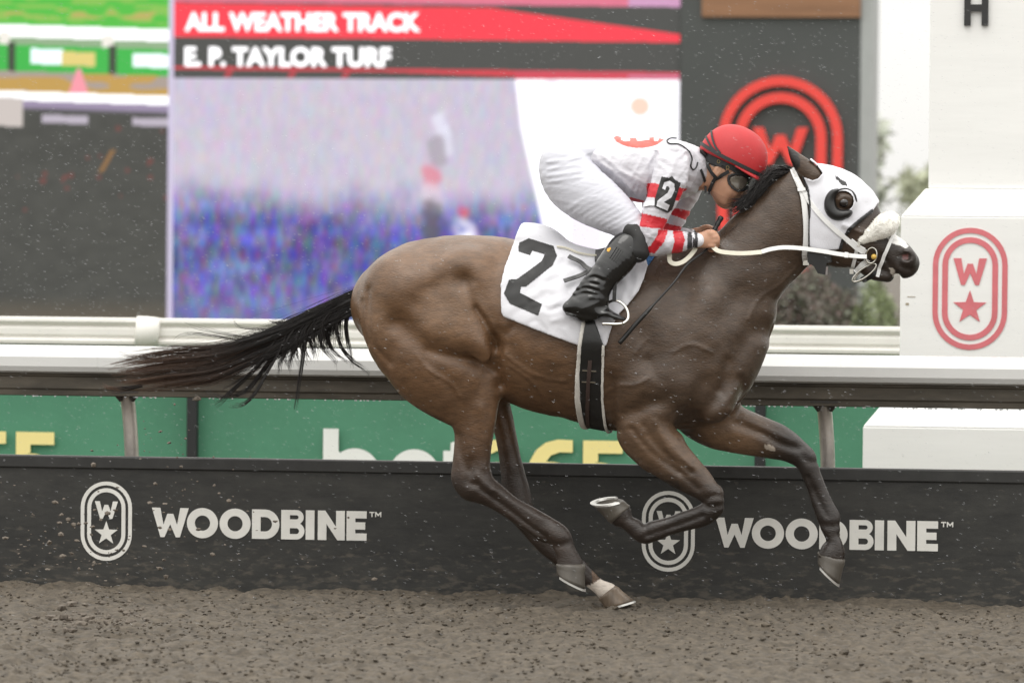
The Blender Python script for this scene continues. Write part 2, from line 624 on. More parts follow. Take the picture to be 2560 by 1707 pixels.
def arc(cx, cz, r, a0, a1, n=20, sx=1.0):
    return [(cx + sx * r * math.cos(R(a0 + (a1 - a0) * i / n)), cz + r * math.sin(R(a0 + (a1 - a0) * i / n))) for i in range(n + 1)]


def glyph(ch, w, h):
    """heavy geometric capitals in a box w by h"""
    s = .30 * h
    if ch == 'O':
        ro, n = h / 2, 40
        return [[(w / 2 + w / 2 * math.cos(6.2832 * i / n), h / 2 + h / 2 * 1.03 * math.sin(6.2832 * i / n)) for i in range(n)],
                [(w / 2 + (w / 2 - s * .92) * math.cos(6.2832 * i / n), h / 2 + (h / 2 * 1.03 - s * .85) * math.sin(6.2832 * i / n)) for i in range(n)]]
    if ch == 'W':
        t = s * .98
        return [[(0, h), (t, h), (w * .315, h * .42), (w * .42, h * .80), (w * .58, h * .80), (w * .685, h * .42), (w - t, h), (w, h),
                 (w * .765, 0), (w * .655, 0), (w * .50, h * .44), (w * .345, 0), (w * .235, 0)]]
    if ch == 'D':
        r = h / 2
        o = [(0, 0), (w - r, 0)] + arc(w - r, r, r, -90, 90, 18) + [(0, h)]
        ri = r - s * .85
        i = [(s, h / 2 - ri), (w - r, h / 2 - ri)] + arc(w - r, r, ri, -90, 90, 14) + [(s, h / 2 + ri)]
        return [o, i]
    if ch == 'B':
        r1, r2 = h * .285, h * .245
        x1 = w - r1; x2 = w - r2 - .03 * h
        o = [(0, 0), (x1, 0)] + arc(x1, r1, r1, -90, 62, 12) + arc(x2, h - r2, r2, -62, 90, 12) + [(0, h)]
        a = r1 - s * .62; b = r2 - s * .58
        return [o, [(s, r1 - a), (x1, r1 - a)] + arc(x1, r1, a, -90, 90, 8) + [(s, r1 + a)],
                [(s, h - r2 - b), (x2, h - r2 - b)] + arc(x2, h - r2, b, -90, 90, 8) + [(s, h - r2 + b)]]
    if ch == 'I': return [[(0, 0), (w, 0), (w, h), (0, h)]]
    if ch == 'N': return [[(0, 0), (s, 0), (s, h * .55), (w - s * .85, 0), (w, 0), (w, h), (w - s, h), (w - s, h * .45), (s * .85, h), (0, h)]]
    if ch == 'E':
        t = s * .82
        return [[(0, 0), (w, 0), (w, t), (s, t), (s, h / 2 - t / 2), (w * .93, h / 2 - t / 2), (w * .93, h / 2 + t / 2), (s, h / 2 + t / 2), (s, h - t), (w, h - t), (w, h), (0, h)]]
    if ch == 'T':
        t = .22 * h; return [[(w / 2 - t / 2, 0), (w / 2 + t / 2, 0), (w / 2 + t / 2, h - t), (w, h - t), (w, h), (0, h), (0, h - t), (w / 2 - t / 2, h - t)]]
    if ch == 'M':
        t = .2 * h; return [[(0, 0), (t, 0), (t, h * .6), (w / 2, h * .15), (w - t, h * .6), (w - t, 0), (w, 0), (w, h), (w - t, h), (w / 2, h * .5), (t, h), (0, h)]]


def shift(loops, dx, dz): return [[(x + dx, z + dz) for x, z in l] for l in loops]


def stadium(cx, cz, hw, hh, n=18):
    return arc(cx, cz + hh - hw, hw, 0, 180, n) + arc(cx, cz - hh + hw, hw, 180, 360, n)


def star(cx, cz, r):
    return [[(cx + (r if k % 2 == 0 else r * .40) * math.sin(math.pi * k / 5), cz + (r if k % 2 == 0 else r * .40) * math.cos(math.pi * k / 5)) for k in range(10)]]


def emblem(parent, cx, cz, hw, hh, mat, y, lean=.95):
    """oval badge: two rings, a W and a star"""
    s = hw / 59.0
    flat_shape('emblem_ring', [stadium(cx, cz, hw, hh), stadium(cx, cz, hw - 8.5 * s, hh - 8.5 * s)], mat, parent, y)
    flat_shape('emblem_ring', [stadium(cx, cz, hw - 15 * s, hh - 15 * s), stadium(cx, cz, hw - 24 * s, hh - 24 * s)], mat, parent, y)
    w = hw * .90; h = hh * .44 if hh / hw > 1.3 else hh * .5
    flat_shape('emblem_letter', shift(glyph('W', w, h), cx - w / 2, cz + hh * .06), mat, parent, y)
    flat_shape('emblem_star', star(cx, cz - hh * .31, hw * .47), mat, parent, y)


# ---- low black board along the foot of the rail
m_board, nt, b_ = mat_new('black vinyl board')
tc = N(nt, 'ShaderNodeTexCoord'); mp = N(nt, 'ShaderNodeMapping'); mp.inputs['Scale'].default_value = (.6, 1, 1.6)
nt.links.new(tc.outputs['Object'], mp.inputs[0])
n1_ = N(nt, 'ShaderNodeTexNoise', Scale=7.0, Detail=8.0, Roughness=.7)
n2_ = N(nt, 'ShaderNodeTexNoise', Scale=26.0, Detail=6.0, Roughness=.6)
nt.links.new(mp.outputs[0], n1_.inputs['Vector']); nt.links.new(mp.outputs[0], n2_.inputs['Vector'])
cr = N(nt, 'ShaderNodeValToRGB')
cr.color_ramp.elements[0].position = .35; cr.color_ramp.elements[0].color = (.013, .013, .012, 1)
cr.color_ramp.elements[1].position = .78; cr.color_ramp.elements[1].color = (.040, .039, .034, 1)
nt.links.new(n1_.outputs['Fac'], cr.inputs[0])
c2 = N(nt, 'ShaderNodeValToRGB')
c2.color_ramp.elements[0].position = .62; c2.color_ramp.elements[0].color = (0, 0, 0, 1)
c2.color_ramp.elements[1].position = .78; c2.color_ramp.elements[1].color = (1, 1, 1, 1)
nt.links.new(n2_.outputs['Fac'], c2.inputs[0])
mxx = N(nt, 'ShaderNodeMix', data_type='RGBA'); mxx.inputs['B'].default_value = (.115, .098, .076, 1)
mm_ = N(nt, 'ShaderNodeMath', operation='MULTIPLY'); mm_.inputs[1].default_value = .5
sz_ = N(nt, 'ShaderNodeSeparateXYZ'); nt.links.new(tc.outputs['Object'], sz_.inputs[0])
lowm = N(nt, 'ShaderNodeMapRange'); lowm.inputs['From Min'].default_value = .30; lowm.inputs['From Max'].default_value = 0.0; lowm.inputs['To Min'].default_value = 0; lowm.inputs['To Max'].default_value = .16
nt.links.new(sz_.outputs['Z'], lowm.inputs['Value'])
addm = N(nt, 'ShaderNodeMath', operation='ADD'); nt.links.new(n2_.outputs['Fac'], addm.inputs[0]); nt.links.new(lowm.outputs[0], addm.inputs[1])    # mud splashed up from the track
nt.links.new(addm.outputs[0], c2.inputs[0]); nt.links.new(c2.outputs[0], mm_.inputs[0]); nt.links.new(mm_.outputs[0], mxx.inputs['Factor']); nt.links.new(cr.outputs[0], mxx.inputs['A'])
nt.links.new(mxx.outputs['Result'], b_.inputs['Base Color'])
b_.inputs['Roughness'].default_value = .5
bu = N(nt, 'ShaderNodeBump', Strength=.4, Distance=.004); nt.links.new(n1_.outputs['Fac'], bu.inputs['Height']); nt.links.new(bu.outputs[0], b_.inputs['Normal'])
m_cap = plain('black capping', (.020, .020, .019), rough=.42, var=.4, scale=12)
m_letter = plain('off white vinyl', (.66, .65, .61), rough=.5, var=.10, scale=9)
board = thing('barrier_board', 'low black advertising board with white lettering along the foot of the rail', 'board')
ZT = .574
MB().box(-9, 9, YB, YB + .03, -.05, ZT - .056).build('panel', m_board, board)
MB().box(-9, 9, YB - .012, YB + .045, ZT - .055, ZT).build('capping', m_cap, board, bevel=.006)
x_w1 = P(381, 1300, YB)[0]; x_w2 = P(1790, 1330, YB)[0]
zoomL = zoom(0, 1180, 2.6133)
zb = P(*zoomL(1050, 422), YB)[2]; zt = P(*zoomL(1050, 231), YB)[2]
hL = zt - zb
lx = {k: (P(*zoomL(a, 330), YB)[0], P(*zoomL(b, 330), YB)[0]) for k, (a, b) in
      enumerate([(993, 1233), (1222, 1425), (1435, 1638), (1647, 1826), (1838, 1990), (1998, 2055), (2077, 2253), (2265, 2396)])}
period = x_w2 - x_w1
ex, ez = P(266, 1302, YB)[0], P(266, 1302, YB)[2]
ehw = (P(330, 1302, YB)[0] - P(202, 1302, YB)[0]) / 2; ehh = (P(266, 1203, YB)[2] - P(266, 1401, YB)[2]) / 2
for k in (-1, 0, 1, 2):
    dx = k * period
    for (a, b), ch in zip([lx[i] for i in range(8)], 'WOODBINE'):
        flat_shape('letter', shift(glyph(ch, b - a, hL), a + dx, zb), m_letter, board, YB - .002)
    te = lx[7][1] + .012
    flat_shape('letter', shift(glyph('T', .022, .022), te + dx, zt - .024), m_letter, board, YB - .002)
    flat_shape('letter', shift(glyph('M', .027, .022), te + .025 + dx, zt - .024), m_letter, board, YB - .002)
    emblem(board, ex + dx, ez, ehw, ehh, m_letter, YB - .002)

# ---- near safety rail on goose-neck posts
m_rail = plain('pale grey rail paint', (.54, .54, .525), rough=.35, var=.05, scale=3, coat=.2)
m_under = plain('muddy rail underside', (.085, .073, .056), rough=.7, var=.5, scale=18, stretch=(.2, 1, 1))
m_steel = plain('galvanised post', (.50, .46, .42), rough=.35, var=.25, scale=10, metal=.75)
m_clamp = plain('black clamp', (.035, .031, .027), rough=.5)
rail = thing('safety_rail', 'white rounded safety rail on goose-neck posts right behind the galloping horse', 'rail')
z_t = P(1280, 884, YR)[2]; z_f = P(1280, 905, YR)[2]; z_b = P(1280, 948, YR)[2]; z_u = P(1280, 1003, YR + .06)[2]
prof = [(YR + .30, z_t - .05), (YR + .22, z_t - .005), (YR + .12, z_t + .010), (YR + .060, z_t + .008), (YR + .048, z_t + .003), (YR + .003, z_t - .036), (YR, z_t - .040),
        (YR - .004, z_b + .03), (YR + .004, z_b + .008), (YR + .02, z_b), (YR + .034, z_b + .01), (YR + .05, z_t - .06), (YR + .12, z_t - .02), (YR + .21, z_t - .03), (YR + .28, z_t - .07)]
x0s = [-9.0]; jx = P(243, 900, YR)[0]
joints = [jx - 6.1, jx, jx + 6.1]
xs = [-9.0] + joints + [9.0]
for a, b in zip(xs[:-1], xs[1:]):
    MB().prism(prof[::-1], a + .0003, b - .0003).build('rail_section', m_rail, rail, smooth=False)
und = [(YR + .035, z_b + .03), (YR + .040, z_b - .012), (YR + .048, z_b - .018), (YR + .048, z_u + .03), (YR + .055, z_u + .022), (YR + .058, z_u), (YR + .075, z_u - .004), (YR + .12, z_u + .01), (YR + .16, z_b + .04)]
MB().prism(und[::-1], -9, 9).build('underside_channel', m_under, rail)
pxs = [P(326, 1050, YR + .1)[0], P(2070, 1080, YR + .1)[0]]
sp_ = pxs[1] - pxs[0]
for x in (pxs[0] - sp_, pxs[0], pxs[1], pxs[1] + sp_):
    pts = spline(np.array([(x, YR + .16, -.1), (x, YR + .15, .35), (x - .004, YR + .14, .60), (x - .014, YR + .13, .76), (x - .024, YR + .10, z_u + .04)]), 6)
    po = MB().tube(pts, .032, 16).build('post', m_steel, rail, True)
    cl = MB()
    cl.tube(np.array([(x - .070, YR + .075, z_u + .045), (x - .05, YR + .078, z_u + .008), (x - .040, YR + .085, z_u - .024)]), [.014, .020, .008], 8)
    cl.tube(np.array([(x + .040, YR + .075, z_u + .045), (x + .022, YR + .078, z_u + .008), (x + .012, YR + .085, z_u - .024)]), [.014, .020, .008], 8)
    cl.box(x - .075, x + .045, YR + .055, YR + .10, z_u + .012, z_u + .06)
    cl.build('clamp', m_clamp, po, False)

# ---- turf rail and the green banner hung behind it
m_cream = plain('cream rail paint', (.78, .76, .72), rough=.4, var=.06, scale=3)
frail = thing('turf_rail', 'cream ribbed rail of the turf course farther back with wide white post', 'rail')
ft = P(1280, 806, YF)[2]; fb = P(1280, 874, YF)[2]; fh = ft - fb
fp = [(YF, ft), (YF + .06, ft), (YF + .06, fb), (YF, fb), (YF - .004, fb + .16 * fh), (YF + .018, fb + .22 * fh), (YF + .018, fb + .30 * fh),
      (YF + .006, fb + .34 * fh), (YF + .006, fb + .60 * fh), (YF + .022, fb + .66 * fh), (YF + .004, fb + .78 * fh), (YF - .004, fb + .84 * fh)]
MB().prism(fp, -14, 14).build('rail_section', m_cream, frail, bevel=.004)
fx = P(376, 835, YF)[0]
for k in (-2, -1, 0, 1, 2, 3):
    x = fx + k * 4.2
    if x > P(2235, 835, YF)[0] and x < P(2700, 835, YF)[0]: continue
    MB().tube(np.array([(x - .008, YF - .012, ft + .006), (x - .012, YF - .02, ft - fh * .5), (x - .022, YF - .012, fb - .004)]), [.062, .066, .060], 16).build('bracket', m_cream, frail, True)
    MB().tube(np.array([(x, YF + .42, -.05), (x, YF + .42, .7), (x, YF + .3, ft - .10), (x, YF + .05, ft - .06)]), .03, 12).build('post', m_cream, frail, True)
m_green = plain('green banner mesh', (.075, .245, .150), rough=.6, var=.14, scale=1.5, bump=.004, bscale=5)
banner = thing('green_banner', 'long green advertising banner with white and yellow lettering behind the rail', 'banner')
YN = YF + .25
zn_t = P(1280, 878, YN)[2]
bn_v, bn_f = [], []
nbx = 260
for i in range(nbx + 1):
    x = -14 + 28 * i / nbx
    for z in (0.05, .35, .65, zn_t):
        bn_v.append((x, YN + .012 * math.sin(x * 3.1) * (z - .05) + .006 * math.sin(x * 9 + z * 3), z))
bn_f = [(i * 4 + k, i * 4 + 4 + k, i * 4 + 5 + k, i * 4 + 1 + k) for i in range(nbx) for k in range(3)]
mesh_obj('cloth', bn_v, bn_f, m_green, banner)
m_post = plain('black banner post', (.016, .016, .018), rough=.5)
bx0, bx1 = P(482, 1060, YN - .07)[0], P(1901, 1080, YN - .07)[0]
for k in (-2, -1, 0, 1, 2, 3):
    x = bx0 + k * (bx1 - bx0)
    MB().box(x - .028, x + .028, YN - .10, YN - .05, 0, zn_t + .03).build('post', m_post, banner, bevel=.006)


def text_mesh(name, body, mat, parent, x0, x1, z0, z1, y, bold=.02, space=1.0, ext=.002):
    cu = bpy.data.curves.new(name, 'FONT'); cu.body = body; cu.offset = bold; cu.space_character = space; cu.resolution_u = 4
    tmp = bpy.data.objects.new('tmp', cu); COL.objects.link(tmp)
    dg = bpy.context.evaluated_depsgraph_get()
    me = bpy.data.meshes.new_from_object(tmp.evaluated_get(dg))
    bpy.data.objects.remove(tmp)
    n = len(me.vertices); co = np.empty(n * 3); me.vertices.foreach_get('co', co); co = co.reshape(-1, 3)
    lo, hi = co.min(0), co.max(0)
    X = x0 + (co[:, 0] - lo[0]) / (hi[0] - lo[0]) * (x1 - x0); Z = z0 + (co[:, 1] - lo[1]) / (hi[1] - lo[1]) * (z1 - z0)
    me.vertices.foreach_set('co', np.stack([X, np.full(n, y), Z], 1).ravel())
    me.materials.clear(); me.materials.append(mat)
    return link(bpy.data.objects.new(name, me), parent)


def bet_loops(x0, zt, u):
    """lower-case b e t and 3 6 5 as heavy shapes; u = x-height, zt = ascender top"""
    h = u; zb = zt - 1.37 * u
    L = []
    ring = lambda cx, cz, ro, ri, a0, a1: arc(cx, cz, ro, a0, a1, 26) + arc(cx, cz, ri, a1, a0, 26)
    b = [[(0, 0), (.30, 0), (.30, .06)] + arc(.62, .5, .5, 235, 485, 26) + [(.30, .94), (.30, 1.37), (0, 1.37)], arc(.58, .5, .23, 0, 360, 22)[:-1]]
    e = [[(1.28 + .99, .40), (1.28 + .30, .40)] + arc(1.78, .5, .25, 205, 300, 10) + arc(1.78, .5, .5, 305, 0, 30)[::1], [(1.58, .60)] + arc(1.78, .5, .22, 153, 27, 10)]
    t = [[(2.52, 0), (2.95, 0), (2.95, .24), (2.78, .26), (2.78, .74), (2.95, .74), (2.95, .98), (2.78, .98), (2.78, 1.25), (2.48, 1.13), (2.48, .98), (2.34, .98), (2.34, .74), (2.48, .74)]]
    three = [[(3.10, .06)] + arc(3.46, .42, .42, 240, 420, 20) + arc(3.44, 1.03, .37, -50, 140, 20) + [(3.26, 1.08)] + arc(3.42, 1.02, .13, 140, -90, 10) + [(3.34, .89), (3.34, .66), (3.44, .66)] + arc(3.44, .42, .17, 90, -120, 10) + [(3.16, .32)]]
    six = [arc(4.42, .46, .46, 0, 180, 16) + [(3.96, .46), (3.97, .70), (4.06, 1.02), (4.24, 1.26), (4.5, 1.38), (4.84, 1.36), (4.84, 1.12), (4.56, 1.12), (4.40, 1.04), (4.32, .91)][0:0] +
           [(3.96, .62), (4.02, .98), (4.16, 1.22), (4.40, 1.38), (4.84, 1.40), (4.84, 1.13), (4.55, 1.12), (4.40, 1.05), (4.34, .93)] + arc(4.42, .46, .46, 85, -180, 26), arc(4.42, .46, .18, 0, 360, 18)[:-1]]
    six = [[(4.84, 1.40), (4.84, 1.13), (4.58, 1.13), (4.42, 1.06), (4.33, .92)] + arc(4.43, .46, .46, 95, -180, 30) + [(3.97, .66), (4.02, .94), (4.14, 1.18), (4.32, 1.34), (4.55, 1.41)], arc(4.43, .46, .18, 0, 360, 18)[:-1]]
    five = [[(5.02, .06), (5.1, .01)] + arc(5.36, .46, .46, 245, 480, 26) + [(5.33, .94), (5.33, 1.12), (5.80, 1.12), (5.80, 1.40), (5.04, 1.40), (5.04, .70)] + [(5.2, .68)] + arc(5.34, .46, .19, 100, -110, 12) + [(5.05, .32)]]
    sc = lambda lp: [[(x0 + x * u, zb + z * u) for x, z in l] for l in lp]
    return [sc(q) for q in (b, e, t)], [[[(x, zb + (z - zb) * .87) for x, z in l] for l in sc(q)] for q in (three, six, five)]


m_bw = plain('white print', (.82, .82, .80), rough=.6)
m_by = plain('yellow print', (.90, .76, .32), rough=.6)
yl = YN - .03
bx = P(808, 1100, yl)[0]; b5 = P(1458, 1100, yl)[0]; zt_ = P(820, 1071, yl)[2]
u_ = (b5 - bx) / 5.04
per = b5 - P(40, 1100, yl)[0]
for k in (-2, -1, 0, 1):
    wl, ylp = bet_loops(bx + k * per, zt_ - .0, u_)
    for lp in wl: flat_shape('letter', lp, m_bw, banner, yl)
    for lp in ylp: flat_shape('numeral', lp, m_by, banner, yl)

# ---- stepped finish post
m_fin = plain('white painted timber', (.80, .80, .78), rough=.55, var=.035, scale=5, bump=.0004, bscale=30, stretch=(.25, 1, 2.2))
m_pink = plain('faded red paint', (.62, .16, .18), rough=.6, var=.12, scale=12)
fin = thing('finish_post', 'white stepped finish post with red oval badge right of the horse', 'post')
xL = {k: P(px, py, YP)[0] for k, (px, py) in dict(b=(2157, 1100), m=(2247, 700), c=(2316, 250)).items()}
xc = P(2462, 600, YP)[0]
zs = dict(b1=P(2300, 1068, YP)[2], b2=P(2300, 1008, YP)[2], m0=P(2300, 960, YP)[2], m1=P(2300, 541, YP)[2], m2=P(2330, 478, YP + .1)[2])
def frust(x0, x1, z0, z1, d0, d1, ya):
    m = MB()
    v = [(xc - x0, ya, z0), (xc + x0, ya, z0), (xc + x0, ya + 2 * d0, z0), (xc - x0, ya + 2 * d0, z0)]
    o = d0 - d1
    v += [(xc - x1, ya + o, z1), (xc + x1, ya + o, z1), (xc + x1, ya + o + 2 * d1, z1), (xc - x1, ya + o + 2 * d1, z1)]
    return m.add(v, [(0, 1, 5, 4), (1, 2, 6, 5), (2, 3, 7, 6), (3, 0, 4, 7), (4, 5, 6, 7), (3, 2, 1, 0)])
wb, wm, wc = xc - xL['b'], xc - xL['m'], xc - xL['c']
frust(wb, wb, -.05, zs['b1'], .40, .40, YP).build('base_block', m_fin, fin, bevel=.006)
frust(wb - .001, wm + .02, zs['b1'] + .001, zs['b2'] + .06, .399, .30, YP + .001).build('base_shoulder', m_fin, fin, bevel=.004)
ym = YP + .1
frust(wm, wm, zs['b2'] + .062, zs['m1'], .29, .29, ym).build('middle_block', m_fin, fin, bevel=.006)
frust(wm - .001, wc + .012, zs['m1'] + .001, zs['m2'] + .012, .289, .20, ym + .001).build('middle_shoulder', m_fin, fin, bevel=.004)
frust(wc, wc, zs['m2'] + .013, 4.2, .18, .18, ym + .11).build('column', m_fin, fin, bevel=.006)
ecx, ecz = P(2425, 722, ym)[0], P(2425, 722, ym)[2]
emblem(fin, ecx, ecz, (P(2519, 722, ym)[0] - P(2332, 722, ym)[0]) / 2, (P(2425, 570, ym)[2] - P(2425, 875, ym)[2]) / 2, m_pink, ym - .003)
yc = ym + .11
hx0, hx1 = P(2411, 30, yc)[0], P(2471, 30, yc)[0]; hz0 = P(2440, 65, yc)[2]; hh_ = (P(2440, 65, yc)[2] - P(2440, 66, yc)[2]) * 88
def slab(loops, name, mat, parent, y, t=.02):
    return flat_shape(name, loops, mat, parent, y - t / 2, t)
hw_ = hx1 - hx0; t_ = hw_ * .27
Hl = lambda dz: [[(hx0, hz0 + dz), (hx0 + t_, hz0 + dz), (hx0 + t_, hz0 + dz + hh_ * .40), (hx1 - t_, hz0 + dz + hh_ * .40), (hx1 - t_, hz0 + dz), (hx1, hz0 + dz), (hx1, hz0 + dz + hh_),
              (hx1 - t_, hz0 + dz + hh_), (hx1 - t_, hz0 + dz + hh_ * .60), (hx0 + t_, hz0 + dz + hh_ * .60), (hx0 + t_, hz0 + dz + hh_), (hx0, hz0 + dz + hh_)]]
m_blk = plain('black letter', (.02, .02, .02), rough=.4)
slab(Hl(0), 'letter', m_blk, fin, yc)
m_chip = plain('bare timber', (.33, .28, .2), rough=.8)
for px, py, w_, h_ in ((2268, 741, 20, 2), (2264, 757, 8, 6)):                        # chipped paint
    a = P(px, py, ym - .001); o = MB()
    o.box(a[0], a[0] + w_ / 530, ym - .0015, ym - .0005, a[2] - h_ / 530, a[2])
    o.build('paint_chip', m_chip, fin)

# ---- video wall
def screen_grid(name, px0, px1, py0, py1, nx, ny, fn, mat, parent, Y):
    x0, x1 = P(px0, 400, Y)[0], P(px1, 400, Y)[0]
    z1, z0 = P((px0 + px1) / 2, py0, Y)[2], P((px0 + px1) / 2, py1, Y)[2]
    xs = np.linspace(x0, x1, nx + 1); zs_ = np.linspace(z0, z1, ny + 1)
    XX, ZZ = np.meshgrid(xs, zs_, indexing='ij')
    v = np.stack([XX.ravel(), np.full(XX.size, Y), ZZ.ravel()], 1)
    U = (XX - x0) / (x1 - x0) * (px1 - px0) + px0; V = (z1 - ZZ) / (z1 - z0) * (py1 - py0) + py0
    c = fn(U.ravel(), V.ravel())
    i_ = np.arange(XX.size).reshape(XX.shape)
    f = np.stack([i_[:-1, :-1].ravel(), i_[1:, :-1].ravel(), i_[1:, 1:].ravel(), i_[:-1, 1:].ravel()], 1)
    return mesh_obj(name, v, f, mat, parent, False, c)


S = lambda *c: np.array(srgb(*c))
def put(c, m, col, a=1.0):
    m = m.astype(float)[:, None] * a
    return c * (1 - m) + np.asarray(col) * m
def sstep(a, b, q):
    t = np.clip((q - a) / (b - a), 0, 1); return t * t * (3 - 2 * t)
def vn(u, v, su, sv, o=0.0): return vnoise(u / su + o, v / sv + o * .7, 0 * u + o)


def left_picture(u, v):
    """turf course seen by the track camera"""
    w = v - u * .028                                   # the rails in the picture run slightly downhill
    c = np.repeat(S(72, 186, 52)[None], len(u), 0)
    mot = vn(u, v, 40, 9, 3.1)
    c = put(c, (w < 52) & (mot > -.05), S(138, 190, 75), .8); c = put(c, (w < 40) & (w > 20) & (mot > .25), S(190, 165, 90), .8)
    c = put(c, (w > 98) & (w < 190), S(45, 178, 62))
    c = put(c, (w > 90) & (w < 112), S(140, 170, 130))
    c = put(c, (w > 62) & (w < 92), S(255, 252, 255) * 1.3)
    for x in (10, 268): c = put(c, (np.abs(u - x) < 14) & (w > 80) & (w < 112), S(240, 235, 225))
    for x in (28, 280): c = put(c, (np.abs(u - x) < 9) & (w > 105) & (w < 188), S(45, 60, 40))
    c = put(c, (u > 76) & (u < 158) & (w > 120) & (w < 158), S(235, 250, 255) * 1.2); c = put(c, (u > 152) & (u < 236) & (w > 125) & (w < 160), S(225, 205, 120))
    c = put(c, (u > 332) & (w > 124) & (w < 158), S(240, 250, 255) * 1.2)
    c = put(c, (w > 178) & (w < 236), S(165, 150, 140)); c = put(c, (w > 178) & (w < 236) & (vn(u, v, 60, 14, 8.) > 0), S(190, 150, 70))
    c = put(c, (np.abs(u - 196) < 4 + (v - 172) * .34) & (v > 172) & (v < 236), S(245, 150, 165))
    c = put(c, (w > 228) & (w < 252), S(255, 255, 255) * 1.3)
    c = put(c, w > 250, S(150, 135, 165))
    dark = S(58, 58, 54) * (1 + .18 * vn(u, v, 26, 18, 5.))[:, None]
    m = sstep(262, 276, w)
    c = c * (1 - m[:, None]) + dark * m[:, None]
    c = put(c, (u > 104) & (u < 220) & (w > 284) & (w < 304), S(190, 180, 195), .9); c = put(c, (u > 330) & (w > 284) & (w < 304), S(190, 180, 195), .9)
    c = put(c, (u < 56) & (w > 244) & (w < 316), S(200, 190, 185))
    for _ in range(20):
        x, y = RNG.uniform(40, 420), RNG.normal(435, 42)
        c = put(c, np.hypot(u - x, v - y) < RNG.uniform(3, 8), S(150, 38, 34), .35)
    t = ((u - 268) * .45 + (v - 402)); c = put(c, (np.abs((u - 268) + (v - 402) * .55) < 6) & (np.abs(v - 402) < 28), S(150, 105, 50), .8)
    lowb = sstep(730, 800, v)
    c = c * (1 - .6 * lowb[:, None]) + S(96, 84, 66) * .6 * lowb[:, None]
    return c


def right_picture(u, v):
    """rain-blurred head-on view of the field"""
    r1, r2, r3 = (.8 * vn(u, v, 13, 30, o) + .55 * vn(u, v, 7, 14, o + 5) for o in (1., 21., 41.))
    up = np.stack([198 + 9 * r1, 190 + 8 * r2, 208 + 8 * r3], 1)
    dk = 26 * np.clip(vn(u, v, 70, 40, 13.), -.6, 1)
    dn = np.stack([92 + 36 * r1 - dk, 92 + 34 * r2 - dk, 160 + 42 * r3 - dk], 1)
    t = sstep(440, 590, v + 22 * vn(u, v, 60, 60, 9.) + (1290 - u) * .03 - 10)[:, None]
    c = up * (1 - t) + dn * t
    pale = sstep(700, 800, v)[:, None] * .35
    c = c * (1 - pale) + np.array([150, 146, 185]) * pale
    c = np.clip(c, 20, 255) / 255
    c = np.where(c <= .04045, c / 12.92, ((c + .055) / 1.055) ** 2.4)
    W = np.array([1.25, 1.22, 1.3])
    xb = np.interp(v, [200, 320, 520, 640, 800], [1290, 1305, 1352, 1376, 1400])
    c = c * (1 - sstep(-4, 6, u - xb))[:, None] + W * sstep(-4, 6, u - xb)[:, None]
    strip = np.interp(v, [200, 340, 480], [1380, 1395, 1430])
    c = put(c, (np.abs(u - strip) < 14) & (v < 420), S(236, 232, 246), .7)
    c = put(c, (np.abs(u - 1470) < 40) & (v > 500) & (u > xb), S(240, 230, 245), .8)
    c = put(c, np.hypot(u - 1600, (v - 264) * 1.05) < 24, S(248, 205, 180), .9)
    # riders coming head on
    def body(c, pts, col, wd, a=.9):
        d = seg_dist2(u, v, np.array(pts)) + 6 * vn(u, v, 14, 14, 33.); return put(c, 1 - sstep(wd - 12, wd + 10, d), col, a * .85)
    c = body(c, [(1098, 300), (1108, 320)], S(228, 228, 244), 18); c = body(c, [(1120, 330), (1128, 380)], S(224, 222, 240), 12)
    c = body(c, [(1096, 360), (1100, 400)], S(150, 140, 150), 22, .7)
    c = body(c, [(1080, 430), (1086, 450)], S(222, 120, 138), 22); c = body(c, [(1082, 480), (1086, 505)], S(226, 204, 218), 26, .8)
    c = body(c, [(1084, 520), (1084, 585)], S(78, 74, 88), 24, .9)
    c = body(c, [(1165, 528), (1165, 536)], S(226, 70, 84), 12); c = body(c, [(1160, 565), (1170, 580)], S(226, 224, 250), 24); c = body(c, [(1172, 600), (1186, 640)], W, 16)
    c = body(c, [(1150, 560), (1158, 572)], S(90, 100, 190), 9)
    return c


m_led = glow('led picture', None, .82)
wall = thing('video_wall', 'large lit video screen wall split in two behind the rails', 'screen')
m_frame = plain('dark metal cladding', (.035, .038, .038), rough=.5, var=.15, scale=2)
m_strip = glow('pale light strip', (.62, .56, .74), .8)
xa = P(-400, 400, YS)[0]; xz = P(1700, 400, YS)[0]
zt0 = P(1000, 805, YS)[2]; zt1 = P(1000, -500, YS)[2]
MB().box(xa, xz, YS + .03, YS + .5, zt0 - .3, zt1).build('cabinet', m_frame, wall)
screen_grid('display_panel', -60, 421, -10, 806, 200, 320, left_picture, m_led, wall, YS)
screen_grid('display_panel', 433, 1697, 198, 806, 420, 230, right_picture, m_led, wall, YS)
a, b = P(421, 400, YS)[0], P(433, 400, YS)[0]
MB().box(a, b, YS - .02, YS + .03, zt0 - .02, zt1).build('divider_strip', m_strip, wall)


